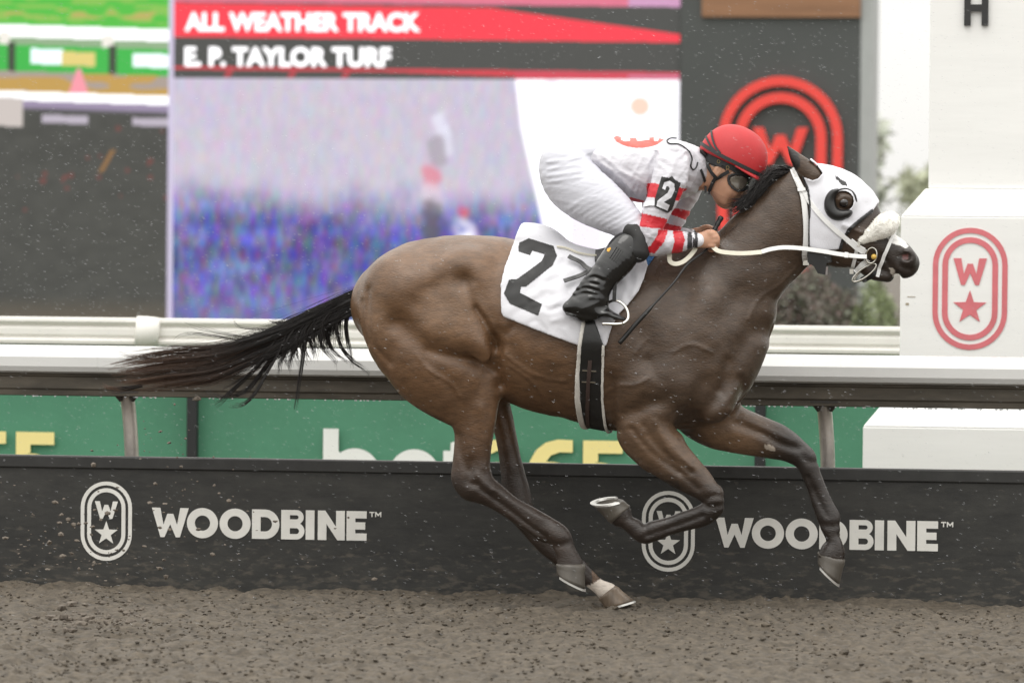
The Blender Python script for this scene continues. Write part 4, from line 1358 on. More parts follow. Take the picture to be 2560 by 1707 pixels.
def strands(m, guides, count, rad, jit, cols, seg=14, depth=.03, taper=True, wav=.01):
    """guides: (k curves, n pts, 3); strands interpolate between neighbouring guides"""
    g = np.asarray(guides)
    k = len(g)
    for _ in range(count):
        u = RNG.random() * (k - 1); i = min(int(u), k - 2); t = u - i
        c = g[i] * (1 - t) + g[i + 1] * t
        c = spline(c, max(2, seg // (len(c) - 1)))
        L = RNG.uniform(.6, 1.0)
        c = c[:max(4, int(len(c) * L))]
        s = np.linspace(0, 1, len(c))[:, None]
        off = RNG.normal(0, 1, 3) * jit
        off[1] += RNG.uniform(-depth, depth)
        ph = RNG.uniform(0, 6.28); fr = RNG.uniform(2, 5)
        c = c + off * (.35 + .65 * s) + np.array([0, .5, 1.0]) * np.sin(s * fr + ph) * wav * s
        rr = rad * RNG.uniform(.6, 1.3) * (1 - .8 * s[:, 0] ** 1.5)
        cc = cols(s[:, 0], RNG.random())
        m.tube(c, rr, 3, False, None, cc)


def tailcol(s, r):
    a = np.array([.016, .013, .012]); b = np.array([.16, .078, .038])
    t = np.clip((s - .45) / .40, 0, 1)[:, None] * (.3 + .7 * r)
    return a * (1 - t) + b * t


def G3(z, pts, y0=0.0, y1=None):
    y1 = y0 if y1 is None else y1
    n = len(pts)
    return np.array([P(*z(*p), y0 + (y1 - y0) * i / (n - 1)) for i, p in enumerate(pts)])


tm = MB()
up_ = [(2230, 110), (2000, 195), (1700, 330), (1400, 465), (1100, 548), (730, 590), (440, 645), (205, 700)]
md1 = [(2230, 150), (1990, 265), (1680, 420), (1390, 540), (1080, 640), (740, 675), (480, 715), (225, 742)]
md2 = [(2230, 200), (1970, 330), (1650, 500), (1380, 610), (1090, 715), (760, 755), (520, 790), (360, 790)]
low = [(2230, 250), (1960, 370), (1640, 560), (1370, 680), (1080, 790), (780, 815), (520, 835), (265, 850)]
gds = np.array([G3(ZG, q) for q in (up_, md1, md2, low)])
for lk in range(84):                                    # wind-blown locks, each drawn together towards its tip
    u = RNG.random() ** .9 * 3; i = min(int(u), 2); t = u - i
    c = spline(gds[i] * (1 - t) + gds[i + 1] * t, 4)
    c = c[:max(8, int(len(c) * RNG.choice([RNG.uniform(.5, .8), RNG.uniform(.82, 1.0), RNG.uniform(.88, 1.0)])))]
    s_ = np.linspace(0, 1, len(c))[:, None]
    ph, fr = RNG.uniform(0, 6.28), RNG.uniform(2.0, 6.0)
    c = c + np.array([RNG.normal(0, .015), RNG.normal(0, .050), RNG.normal(0, .030)]) * s_ ** 1.4 + np.array([0, .6, 1.0]) * np.sin(s_ * fr + ph) * RNG.uniform(.004, .020) * s_
    c[:, 2] -= (.5 * s_[:, 0] * (1 - s_[:, 0])) * RNG.uniform(-.02, .05)
    bw = RNG.uniform(.008, .018)
    for k in range(RNG.integers(14, 26)):
        o = RNG.normal(0, 1, 3) * bw * .6
        cc_ = c + o * (1 - .75 * s_) + RNG.normal(0, .004, 3) * s_ ** 2
        n_ = max(6, int(len(cc_) * RNG.uniform(.8, 1.0)))
        ss = s_[:n_, 0]
        tm.tube(cc_[:n_], RNG.uniform(.0008, .0017) * (1 - .85 * ss ** 1.6), 3, False, None, tailcol(ss * len(c) / 29.0, RNG.random()))
strands(tm, [gds[0], gds[1], gds[2], gds[3]], 260, .0008, .022, tailcol, depth=.06, wav=.05)
dock = [(2250, 185), (2100, 215), (1950, 290), (1800, 370), (1680, 440)]
dm = spline(G3(ZG, dock), 5)
tm.tube(dm, np.linspace(.030, .006, len(dm)), 10, True, None, [(.016, .014, .013)] * len(dm))
blk = lambda s, r: np.repeat(np.array([[.018, .015, .014]]), len(s), 0)
wisps = [
    [(2110, 230), (2080, 300), (2065, 400), (2085, 520), (2110, 640), (2112, 720)],
    [(2060, 250), (2010, 340), (2000, 430), (2040, 560), (2130, 660), (2235, 730), (2215, 820)],
    [(2010, 280), (1950, 360), (1930, 450), (1960, 560), (2060, 640), (2120, 660)],
    [(1960, 290), (1890, 390), (1870, 480), (1900, 560), (1990, 650), (1985, 740)],
    [(1900, 320), (1840, 400), (1800, 500), (1830, 580), (1850, 680)],
    [(1850, 350), (1790, 440), (1760, 540), (1745, 640), (1720, 800), (1700, 950), (1680, 1050)],
    [(1800, 380), (1730, 470), (1690, 560), (1660, 640), (1650, 740)],
    [(1730, 410), (1680, 500), (1610, 600), (1580, 700), (1575, 830)],
    [(1620, 460), (1560, 600), (1480, 740), (1400, 880), (1320, 960), (1240, 975), (1180, 955)],
    [(1600, 470), (1530, 610), (1440, 740), (1330, 870), (1200, 912), (1080, 900), (1020, 820)],
    [(1560, 480), (1480, 610), (1380, 720), (1260, 830), (1180, 910), (1115, 962), (1070, 900)],
    [(1680, 440), (1480, 420), (1280, 400), (1240, 330)],
    [(1600, 470), (1400, 480), (1180, 450), (960, 400), (860, 365)],
    [(1500, 500), (1250, 490), (1000, 450), (850, 460), (780, 530)],
    [(1400, 520), (1150, 540), (900, 545), (760, 590), (680, 640)],
    [(700, 640), (560, 620), (450, 600), (360, 570)],
    [(560, 830), (440, 850), (330, 850), (255, 830)],
    [(1750, 360), (1600, 370), (1480, 350)]]
for w_ in wisps:
    a = G3(ZG, w_, RNG.uniform(-.03, .03))
    b = G3(ZG, [(x + 14, y + 8) for x, y in w_], RNG.uniform(-.03, .03))
    fine = w_[0][1] > 430 and w_[-1][1] < 700
    strands(tm, [a, b], 9 if fine else 34, .0013 if fine else .0019, .005, tailcol if w_[0][0] < 800 else blk, depth=.012, wav=.006)
# short fringe under the dock
for i in range(70):
    t = RNG.random()
    x0, y0 = 2130 - 520 * t, 215 + 240 * t
    w_ = [(x0, y0), (x0 - 50, y0 + 80), (x0 - 70 + RNG.uniform(-10, 20), y0 + 190), (x0 - 40 + RNG.uniform(-40, 60), y0 + RNG.uniform(260, 380))]
    a = G3(ZG, w_, RNG.uniform(-.03, .03)); b = a + np.array([.006, .004, 0])
    strands(tm, [a, b], 9, .0017, .003, blk, depth=.01, wav=.004)
tm.build('tail', m_hair, horse, True)

mm = MB()
def mane_guides(rows, y=-.02):
    return [G3(ZB, r, .0, y) for r in rows]
strands(mm, mane_guides([
    [(905, 350), (850, 330), (800, 335), (740, 335), (690, 360), (660, 400), (700, 440)],
    [(860, 390), (810, 380), (760, 360), (700, 370), (640, 420), (600, 480), (590, 520)],
    [(810, 430), (740, 420), (680, 430), (620, 470), (560, 520), (520, 560), (510, 600)],
    [(760, 470), (690, 480), (620, 500), (560, 540), (500, 580), (440, 600), (400, 600)],
    [(690, 530), (620, 540), (560, 560), (500, 600), (440, 630), (400, 640), (375, 650)]], -.07), 900, .0024, .010, blk, depth=.035, wav=.022)
strands(mm, mane_guides([
    [(870, 370), (780, 445), (690, 530), (600, 620), (520, 690), (440, 770), (340, 840)],
    [(860, 400), (770, 490), (680, 580), (600, 660), (520, 730), (430, 810), (320, 870)],
    [(700, 560), (650, 620), (590, 680), (520, 740), (450, 800), (380, 850), (290, 890)]], -.05), 700, .0022, .006, blk, depth=.02, wav=.006)
mm.build('mane', m_hair, horse, True)
# ================================================================== tack
m_cloth = plain('white cotton', (.66, .66, .70), rough=.75, var=.03, scale=10, bump=.0010, bscale=240, sheen=.2)
m_black = plain('black leather', (.014, .014, .014), rough=.32, var=.3, scale=20, bump=.0004, bscale=200)
m_num = plain('black number print', (.022, .022, .022), rough=.6)
m_strapw = plain('white rubber strap', (.76, .76, .75), rough=.4, var=.06, scale=25)
m_rein = plain('cream rubber rein', (.68, .65, .54), rough=.45, var=.10, scale=30)
m_metal = plain('polished steel', (.62, .60, .55), rough=.22, metal=1.0)
m_piping = plain('grey white webbing', (.58, .56, .52), rough=.6, var=.12, scale=30)


def bounds(poly, pad=.03, y=.36, Y=-.28):
    q = np.array([P(px, py, Y) for px, py in poly])
    return (q[:, 0].min() - pad, -y, q[:, 2].min() - pad), (q[:, 0].max() + pad, y, q[:, 2].max() + pad)


def bvh_of(v, f): return BVHTree.FromPolygons([tuple(q) for q in v.tolist()], [tuple(q) for q in f.tolist()])


def decal(name, poly, bvh, mat, parent, off=.0015, step=1.4, skip=None):
    """flat print laid on a surface inside a traced outline"""
    poly = np.asarray(poly, float)
    xs = np.arange(poly[:, 0].min(), poly[:, 0].max() + step, step); ys = np.arange(poly[:, 1].min(), poly[:, 1].max() + step, step)
    cx, cy = np.meshgrid(xs[:-1] + step / 2, ys[:-1] + step / 2, indexing='ij')
    ins = inpoly(np.stack([cx, cy], -1), poly)
    if skip is not None: ins &= ~inpoly(np.stack([cx, cy], -1), skip)
    ids = {}; vs = []; fs = []
    def vid(i, j):
        if (i, j) not in ids:
            h = bvh.ray_cast(Vector(CAM), Vector(RAY(xs[i], ys[j])))
            if h[0] is None: ids[(i, j)] = None
            else:
                d = Vector(RAY(xs[i], ys[j]))
                vs.append(tuple(h[0] - d * off)); ids[(i, j)] = len(vs) - 1
        return ids[(i, j)]
    for i, j in np.argwhere(ins):
        q = [vid(i, j), vid(i, j + 1), vid(i + 1, j + 1), vid(i + 1, j)]
        if None in q: continue
        fs.append(tuple(q))
    return mesh_obj(name, vs, fs, mat, parent, True)


def strap(m, z, pts, width_px, bvh=None, off=.004, n=6, fallback=None, thick=.004, mirror=False):
    px = spline(np.array([z(*p) for p in pts]), n)
    a = [on_horse(tuple(q), off, bvh, fallback) for q in px]
    pp = np.array([q[0] for q in a]); nn = np.array([q[1] for q in a])
    for _ in range(2):
        nn[1:-1] = (nn[:-2] + 2 * nn[1:-1] + nn[2:]) / 4
        pp[1:-1] = pp[1:-1] * .5 + (pp[:-2] + pp[2:]) * .25
    nn[:, 1] = np.minimum(nn[:, 1], -.25)
    m.ribbon(pp, nn, width_px / SPX, thick)
    if mirror:
        fl = np.array([1, -1, 1])
        m.ribbon((pp * fl)[::-1], (nn * fl)[::-1], width_px / SPX, thick)
    return pp


# ---- number cloth
poly = [(1283, 520), (1281, 577), (1272, 610), (1257, 668), (1251, 712), (1255, 780), (1261, 792), (1357, 830), (1444, 862), (1470, 872), (1500, 866), (1510, 868), (1519, 862),
        (1532, 814), (1549, 783), (1570, 760), (1593, 729), (1604, 699), (1611, 664), (1600, 640), (1600, 520)]
lo, hi = bounds(poly, .02, .36)
SF = Field(lo, (hi[0], hi[1], P(1300, 540, -.1)[2]), .0052)
build_horse_field(SF)
for px, py, ry, rr in ((1305, 590, .10, .028), (1335, 583, .10, .040), (1365, 596, .09, .036)):
    SF.ell(P(px, py + 14, 0), (.055, ry, rr), -.2, k=.05)
SF.limb(pairs(ZS, [(1290, 590, 1290, 640, .11), (1400, 620, 1400, 680, .14), (1480, 640, 1480, 700, .15), (1560, 645, 1560, 700, .13)], 0), k=.05)
X, Y_, Z = SF.grid((slice(None),) * 3)
near_ = np.abs(SF.d) < .04
ii = np.argwhere(near_)
x_, y_, z_ = SF.ax[0][ii[:, 0]], SF.ax[1][ii[:, 1]], SF.ax[2][ii[:, 2]]
SF.d[near_] -= .006 * (1 + vnoise(x_ * 7 + z_ * 5, y_ * 2, z_ * 12 - x_ * 5)) + .007 * np.abs(vnoise(x_ * 16 + z_ * 10, y_ * 3, z_ * 22 - x_ * 14)) * (z_ < P(1400, 640)[2])
for pts, a, w in (([(300, 920), (380, 940), (460, 900)], -.004, .017), ([(300, 1000), (400, 1020), (520, 1010)], -.004, .016), ([(420, 1110), (560, 1080), (700, 1130)], -.007, .012),
                  ([(180, 820), (280, 760), (400, 740)], -.005, .02), ([(420, 480), (560, 540), (640, 520)], -.006, .018), ([(330, 960), (420, 975), (500, 960)], .003, .015),
                  ([(1180, 600), (1240, 700), (1200, 880)], -.009, .016), ([(1260, 560), (1300, 680), (1240, 880)], .003, .014), ([(1330, 520), (1350, 660), (1290, 820)], -.008, .014),
                  ([(940, 1180), (960, 1280), (980, 1380)], .003, .014)):
    SF.crease([ZH(*p) for p in pts], a, w, yhi=0)
SF.shell(.013, .004)
SF.clip_poly(poly, -.28)
sv, sf_ = SF.mesh(2)
saddle_cloth = thing('saddle_cloth', 'white cotton saddle cloth with a large black number 2', 'saddle cloth')
mesh_obj('cloth', sv, sf_, m_cloth, saddle_cloth)
SBVH = bvh_of(sv, sf_)
two = [(147, 910), (150, 855), (215, 825), (375, 875), (398, 940), (370, 1000), (195, 1140), (165, 1138), (155, 1180), (300, 1255), (275, 1330), (90, 1250), (52, 1185), (85, 1095),
       (140, 1090), (300, 972), (318, 928), (236, 905), (222, 935)]
decal('number', [ZA(*p) for p in two], SBVH, m_num, saddle_cloth, .0022)
m_blue = plain('blue pad', (.03, .13, .32), rough=.7, var=.1, bump=.001, bscale=200)
pp = [ZH(*p) for p in [(1340, 420), (1360, 300), (1540, 300), (1495, 415), (1430, 515), (1385, 500)]]
lo, hi = bounds(pp, .02, .36)
BF = Field(lo, hi, .005); build_horse_field(BF); BF.shell(.006, .0005); BF.clip_poly(pp, -.22)
v, f = BF.mesh(2)
bp_ = tag(mesh_obj('saddle_pad', v, f, m_blue), 'blue pad edge showing under the front of the white saddle cloth', 'pad')

# ---- girth
gp = [(1462, 792), (1453, 866), (1444, 940), (1441, 1000), (1444, 1075), (1500, 1085), (1502, 1000), (1507, 930), (1513, 866), (1500, 830), (1488, 800)]
lo, hi = bounds(gp, .03, .36)
GF = Field(lo, hi, .0040); build_horse_field(GF)
z1_, z0_ = P(1480, 850, -.29)[2], P(1480, 930, -.29)[2]          # the girth lies over the cloth above, on the coat below
w_ = np.clip((GF.ax[2] - z0_) / (z1_ - z0_), 0, 1); w_ = w_ * w_ * (3 - 2 * w_)
GF.d -= (.026 * w_)[None, None, :].astype(np.float32)
base = GF.d.copy()
GF.shell(.008, .004); GF.clip_poly(gp, -.29)
v, f = GF.mesh(2)
girth = thing('girth', 'black elastic girth with white edges round the belly of the horse', 'girth')
mesh_obj('band', v, f, m_black, girth)
def edge(lp, rp, t, off):
    GF.d = base.copy(); GF.shell(t, off); GF.clip_poly(lp + rp[::-1], -.29)
    v, f = GF.mesh(2); mesh_obj('edging', v, f, m_piping, girth)
edge([(1458, 796), (1447, 866), (1437, 940), (1431, 1000), (1431, 1080)], [(1468, 796), (1457, 866), (1448, 940), (1446, 1000), (1448, 1080)], .010, .008)
edge([(1507, 862), (1502, 930), (1497, 1000), (1497, 1090)], [(1515, 862), (1509, 930), (1504, 1000), (1505, 1090)], .010, .008)
GB = MB()
strap(GB, ZC, [(1618, 850), (1608, 950), (1600, 1080), (1595, 1220), (1600, 1350)], 10, off=.016, thick=.004)
GB.build('strap', plain('dark brown leather', (.045, .028, .024), rough=.5), girth)
for q in ((1615, 930), (1605, 1000), (1600, 1070)):
    b_ = MB(); strap(b_, ZC, [(q[0] - 45, q[1]), (q[0] + 45, q[1] + 6)], 3, off=.014, thick=.004); b_.build('buckle', m_metal, girth)

# ---- racing saddle
saddle = thing('racing_saddle', 'small black racing saddle with pale leather edge under the rider', 'saddle')
lo = P(1370, 680, -.3); hi = P(1560, 590, .3)
QF = Field((lo[0], -.30, lo[2] - .10), (hi[0] + .03, .30, hi[2] + .06), .005)
QF.limb(pairs(ZH, [(440, 215, 470, 290, .09), (560, 262, 580, 340, .12), (720, 320, 740, 400, .14), (860, 345, 880, 430, .14), (960, 330, 980, 440, .12)], 0), k=.02)
v, f = QF.mesh(2); mesh_obj('seat', v, f, plain('grey leather', (.30, .29, .27), rough=.4, var=.25, scale=30), saddle)
fl = MB()
for s_ in (-1, 1):
    q = [on_horse(ZH(*p), .012, SBVH)[0] for p in [(870, 330), (1000, 300), (1180, 330), (1250, 430), (1130, 640), (1000, 760), (900, 600), (860, 430)]]
    q = np.array(q)
    if s_ > 0: q = q * np.array([1, -1, 1])
    c = q.mean(0); n = len(q); o = np.array([0, -s_ * -.006, 0])
    vs = list(q) + list(q + o) + [c, c + o]
    fs = [(i, (i + 1) % n, n + (i + 1) % n, n + i) for i in range(n)] + [(i, (i + 1) % n, 2 * n) for i in range(n)] + [(n + i, n + (i + 1) % n, 2 * n + 1) for i in range(n)]
    mesh_obj('flap', vs, fs, m_black, saddle, False)
pip = MB(); strap(pip, ZH, [(420, 280), (540, 300), (660, 350), (780, 375), (880, 385)], 5, SBVH, .006, thick=.006); pip.build('edge_piping', m_rein, saddle)
for pts in ([(565, 402), (680, 470), (790, 545), (850, 560)], [(505, 695), (600, 665), (720, 620), (800, 580)]):
    b_ = MB(); p_ = strap(b_, ZH, pts, 11, SBVH, .022, thick=.005); b_.build('strap_end', m_black, saddle)
# stirrups
FY = -.345
for s_ in (-1, 1):
    def P3(pts, y): return spline(np.array([P(*ZH(*p), y) for p in pts]), 6)
    le = MB(); pt = P3([(1120, 560), (1095, 700), (1085, 890)], FY + .01)
    le.ribbon(pt, np.repeat([[0, -1.0, 0]], len(pt), 0), .016, .004)
    ir = MB(); pt = P3([(985, 940), (1010, 905), (1060, 885), (1120, 888), (1185, 925), (1235, 990), (1252, 1060), (1240, 1110), (1195, 1148)], FY - .01)
    pt[:, 1] += np.linspace(.05, -.03, len(pt))
    ir.tube(pt, .0062, 8)
    pt2 = P3([(1195, 1148), (1100, 1155), (1000, 1150), (950, 1150)], FY - .02)
    tr_ = MB(); tr_.tube(pt2, .007, 8)
    if s_ > 0:
        for q in (le, ir, tr_): q.v = [(x - .02, -y, z) for x, y, z in q.v]; q.f = [t[::-1] for t in q.f]
    le.build('stirrup_leather', m_black, saddle); o = ir.build('stirrup_iron', m_metal, saddle, True); tr_.build('tread', m_metal, o, True)

# ---- blinker hood
hood = thing('blinker_hood', 'white racing hood with black eye cup and black trim on the horse head', 'hood')
hp = [(955, 365), (1000, 480), (1022, 600), (1012, 750), (1016, 935), (1130, 965), (1252, 952), (1272, 880), (1330, 792), (1420, 712), (1515, 640), (1560, 560), (1300, 250), (1020, 230), (985, 330)]
hp = [ZB(*p) for p in hp]
lo, hi = bounds(hp, .03, .16, -.09)
def hood_field(h=.0036):
    f = Field(lo, hi, h); build_horse_field(f, legs=False); return f
OF = hood_field()
# leave the ears out of the hood's surface
OF2 = OF.d
nz = np.abs(OF.d) < .02; ii = np.argwhere(nz)
x_, y_, z_ = OF.ax[0][ii[:, 0]], OF.ax[1][ii[:, 1]], OF.ax[2][ii[:, 2]]
OF.d[nz] -= .0022 * vnoise(x_ * 10 + z_ * 22, y_ * 6, z_ * 12 - x_ * 24) + .0030 * np.abs(vnoise(x_ * 9 + z_ * 6, y_ * 5, z_ * 9 - x_ * 20))
raw = OF.d.copy()
OF.shell(.007, .003); OF.clip_poly(hp, -.09)
eyeh = [ZB(1280 + 82 * math.cos(a), 575 + 80 * math.sin(a)) for a in np.linspace(0, 6.283, 28)[:-1]]
OF.clip_poly(eyeh, -.10, invert=True)
earh = [ZB(*p) for p in [(880, 260), (820, 100), (900, 120), (1000, 235), (1080, 300), (1118, 355), (1085, 395), (1045, 412), (1000, 395), (965, 385)]]
OF.clip_poly(earh, -.07, invert=True)
v, f = OF.mesh(2); mesh_obj('fabric', v, f, m_cloth, hood)
HOODB = bvh_of(v, f)
def split_sides(name, v, f, mat, par):
    cy = v[f].mean(1)[:, 1]
    for m_ in (cy < 0, cy >= 0):
        u_, inv = np.unique(f[m_], return_inverse=True)
        if len(u_): mesh_obj(name, v[u_], inv.reshape(-1, 4), mat, par)
def hood_band(name, poly, mat, t=.006, off=.008, k=False):
    OF.d = raw.copy(); OF.shell(t, off); OF.clip_poly([ZB(*p) for p in poly], -.09)
    v, f = OF.mesh(2); split_sides(name, v, f, mat, hood)
hood_band('trim', [(1520, 655), (1430, 728), (1342, 806), (1288, 890), (1268, 960), (1240, 958), (1262, 880), (1318, 785), (1410, 705), (1505, 630)], m_black)
hood_band('trim', [(952, 385), (992, 480), (1012, 600), (1004, 750), (1006, 935), (1022, 935), (1022, 750), (1032, 600), (1012, 475), (965, 370)], m_black)
for s_ in (-1, 1):
    rim = np.array([on_horse(ZB(1280 + 84 * math.cos(a), 576 + 82 * math.sin(a)), .011)[0] for a in np.linspace(0, 6.2832, 33)])
    if s_ > 0: rim = rim * np.array([1, -1, 1])
    MB().tube(rim, .0048, 8, False).build('eye_rim', m_black, hood, True)
cup = Field(lo, hi, .0036)
for s_ in (-1, 1):
    arcp = [(1215, 478), (1170, 510), (1145, 570), (1150, 640), (1185, 690), (1240, 705), (1300, 695), (1330, 680)]
    rr = [.008, .017, .023, .026, .026, .023, .018, .012]
    arcp = [(1280 + (x - 1280) * .84, 577 + (y - 577) * .86) for x, y in arcp]
    base_ = np.array([on_horse(ZB(*p), 0)[0] for p in arcp])
    st = []
    for p_, r_ in zip(base_, rr):
        st.append([p_[0] + .006, (p_[1] - .008) * (1 if s_ < 0 else -1), p_[2] + .002, r_, .024])
    cup.limb(st, k=.0)
cup.ell(P(*ZB(1280, 575), -.13), (.0265, .04, .0255), 0, k=.004, sub=True)
cup.ell(P(*ZB(1280, 575), .13), (.0265, .04, .0255), 0, k=.004, sub=True)
v, f = cup.mesh(2)
for s_ in (-1, 1):
    ctr = v[f].mean(1)[:, 1]; ff = f[(ctr < 0) if s_ < 0 else (ctr > 0)]
    u_, inv = np.unique(ff, return_inverse=True)
    if len(u_): mesh_obj('eye_cup', v[u_], inv.reshape(ff.shape), m_black, hood)
yj = -.092
pl = [(1000, 975), (1180, 990), (1190, 1050), (1148, 1060), (1140, 1152), (1080, 1140), (1050, 1085), (1000, 1055)]
a = np.array([P(*ZB(*p), yj) for p in pl]); n = len(a)
vs = list(a) + list(a + np.array([0, .10, 0]))
mesh_obj('closure_flap', vs, [tuple(range(n))[::-1], tuple(range(n, 2 * n))] + [(i, (i + 1) % n, n + (i + 1) % n, n + i) for i in range(n)], m_black, hood, False)
decal('print_mark', [ZB(*p) for p in [(1215, 375), (1240, 385), (1262, 405), (1300, 425), (1312, 455), (1290, 450), (1262, 445), (1245, 415), (1225, 400)]], HOODB, m_num, hood, .002, 2.0)

# ---- bridle
bridle = thing('bridle', 'white racing bridle with fluffy sheepskin noseband on the horse head', 'bridle')
def one(name, z, pts, w, mat, off=.010, mirror=True, **k):
    m_ = MB(); strap(m_, z, pts, w, off=off, **k)
    m_.build(name, mat, bridle)
    if mirror:
        m2 = MB(); m2.v = [(x, -y, zz) for x, y, zz in m_.v]; m2.f = [q[::-1] for q in m_.f]
        m2.build(name, mat, bridle)
one('throat_strap', ZB, [(893, 335), (925, 420), (955, 520), (975, 620), (986, 760), (988, 900), (978, 1025)], 14, m_strapw)
one('cheek_strap', ZB, [(905, 335), (950, 470), (1020, 570), (1110, 690), (1210, 790), (1310, 870), (1400, 930), (1455, 965)], 12, m_strapw, off=.014)
one('keeper', ZB, [(920, 497), (990, 482)], 8, m_strapw, off=.020)
one('cheek_billet', ZB, [(1340, 880), (1395, 930), (1440, 955)], 17, m_strapw, off=.018)
one('noseband_strap', ZB, [(1395, 920), (1372, 1010), (1350, 1110)], 9, m_strapw, off=.008)
one('curb_strap', ZB, [(1475, 1020), (1430, 1070), (1372, 1130)], 14, m_strapw, off=.012, fallback=-.05)
one('nose_strap', ZB, [(1675, 810), (1650, 880), (1615, 970), (1580, 1060), (1550, 1160)], 9, m_strapw, off=.008, fallback=-.045)
one('chin_strap', ZJ, [(930, 1330), (1040, 1270), (1140, 1200)], 15, m_black, off=.006, fallback=-.04)
fl_ = Field(P(2080, 720, 0) - np.array([0, .12, 0]), P(2270, 500, 0) + np.array([0, .12, 0]), .0042)
st = pairs(ZB, [(1400, 860, 1450, 905, .022), (1450, 800, 1520, 885, .028), (1510, 735, 1600, 865, .034), (1565, 680, 1665, 840, .040)], -.074) + \
     pairs(ZB, [(1605, 668, 1690, 790, .05)], 0.0) + pairs(ZB, [(1570, 685, 1660, 830, .032), (1510, 745, 1590, 850, .026), (1450, 810, 1510, 880, .020), (1400, 860, 1450, 905, .016)], .074)
fl_.limb(st, k=.0, sub=5, grow=-.003)
q = np.abs(fl_.d) < .03; ii = np.argwhere(q)
x_, y_, z_ = fl_.ax[0][ii[:, 0]], fl_.ax[1][ii[:, 1]], fl_.ax[2][ii[:, 2]]
fl_.d[q] += .0030 * vnoise(x_ * 45, y_ * 45, z_ * 45) + .0025 * vnoise(x_ * 120, y_ * 120, z_ * 120) - .002
v, f = fl_.mesh(1)
m_fleece = plain('sheepskin', (.82, .80, .74), rough=.95, var=.08, scale=30, bump=.003, bscale=190, sheen=.5)
nb_ = mesh_obj('sheepskin_noseband', v, f, m_fleece, bridle)
fz = MB()
for k in range(1200):
    i = RNG.integers(len(v)); p = v[i]; d = p - st[4][:3] if False else RNG.normal(size=3) * .5
    c = np.array([p[0], p[1] * .0, p[2]])
    out = p - np.array([np.interp(p[2], [P(2150, 610)[2], P(2225, 555)[2]], [P(2150, 610)[0], P(2225, 555)[0]]), p[1] * .6, p[2] - .01])
    out = out / (np.linalg.norm(out) + 1e-6) + d; out /= np.linalg.norm(out)
    fz.tube(np.array([p, p + out * .003, p + out * .005 + RNG.normal(size=3) * .001]), [.0011, .0009, .0002], 3, False)
fz.build('fleece_tufts', m_fleece, nb_, False)['kind'] = 'stuff'
def ringo(name, ctr, rx, rz, y, rad, ang=0.0, col=m_metal, tilt=0.0):
    t = np.linspace(0, 2 * math.pi, 29)
    px = np.array([ZB(ctr[0] + rx * math.cos(a) * math.cos(ang) - rz * math.sin(a) * math.sin(ang), ctr[1] + rx * math.cos(a) * math.sin(ang) + rz * math.sin(a) * math.cos(ang)) for a in t])
    for s_ in (-1, 1):
        pt = np.array([P(q[0], q[1], y) for q in px]); pt[:, 1] += tilt * np.sin(t)
        if s_ > 0: pt = pt * np.array([1, -1, 1])
        MB().tube(pt, rad, 6, False).build(name, col, bridle, True)
ringo('bit_ring', (1500, 1000), 42, 62, -.072, .0035, .2)
ringo('bit_loop', (1445, 1135), 112, 34, -.062, .0038, -.62)
m_ball = plain('yellow rubber stop', (.62, .40, .08), rough=.4)
for s_ in (-1, 1):
    b = bmesh.new(); bmesh.ops.create_uvsphere(b, u_segments=14, v_segments=8, radius=.0115)
    me = bpy.data.meshes.new('bit_stop'); b.to_mesh(me); b.free(); me.materials.append(m_ball)
    me.polygons.foreach_set('use_smooth', np.ones(len(me.polygons), bool))
    o = link(bpy.data.objects.new('bit_stop', me), bridle); q = P(*ZB(1520, 1010), -.078); o.location = (q[0], q[1] * (1 if s_ < 0 else -1), q[2])
for q, w in (((978, 1040), 16), ((1345, 1125), 10), ((1400, 905), 9)):
    m_ = MB(); a, nn = on_horse(ZB(*q), .016, None, -.05)
    m_.ribbon(np.array([a - [0, 0, .010], a + [0, 0, .010]]), np.array([[0, -1., 0]] * 2), w / SPX, .006); m_.build('buckle', m_metal, bridle)

# ---- reins
reins = thing('reins', 'long cream rubber reins running from the rider hands to the bit', 'reins')
def rein(pts, ys, w, name, n=8, parent=reins, mat=m_rein, tiltz=0.0, flip=1):
    p = spline(np.array([P(*q, y) for q, y in zip(pts, ys)]), n)
    nn = np.repeat([[0, -1.0, tiltz]], len(p), 0)
    m_ = MB(); m_.ribbon(p, nn, w, .005)
    if flip < 0: m_.v = [(x, -y, z) for x, y, z in m_.v]; m_.f = [t[::-1] for t in m_.f]
    return m_.build(name, mat, parent)
rp = [ZB(*p) for p in [(255, 930), (300, 965), (380, 980), (500, 985), (640, 975)]]
for fl in (1, -1):
    rein(rp, [-.155, -.165, -.17, -.17, -.165], .0195, 'rubber_grip', tiltz=.35, flip=fl)
    rein([ZB(*p) for p in [(640, 972), (720, 950), (820, 938), (950, 945), (1100, 965), (1250, 990), (1370, 1005), (1465, 1010)]], [-.165, -.155, -.145, -.135, -.125, -.115, -.10, -.085], .0185, 'rein_strap', tiltz=.25, flip=fl, mat=m_strapw)
    rein([ZB(*p) for p in [(1290, 995), (1320, 998)]], [-.118, -.115], .024, 'keeper', tiltz=.25, flip=fl, mat=m_strapw)
rein([ZK(*p) for p in [(585, 850), (578, 980), (600, 1060), (700, 1100), (830, 1065), (950, 975), (1040, 870), (1090, 790)]], [-.20, -.22, -.225, -.225, -.215, -.20, -.18, -.16], .019, 'rein_loop', tiltz=.3)
# ================================================================== the rider
person = thing('person', 'jockey in white silks, red helmet and black boots crouched over the horse neck', 'person')
RL = np.array([P(1340, 900, 0)[0], -.42, P(1500, 830, 0)[2]]); RH = np.array([P(1930, 500, 0)[0], .42, P(1800, 300, 0)[2]])

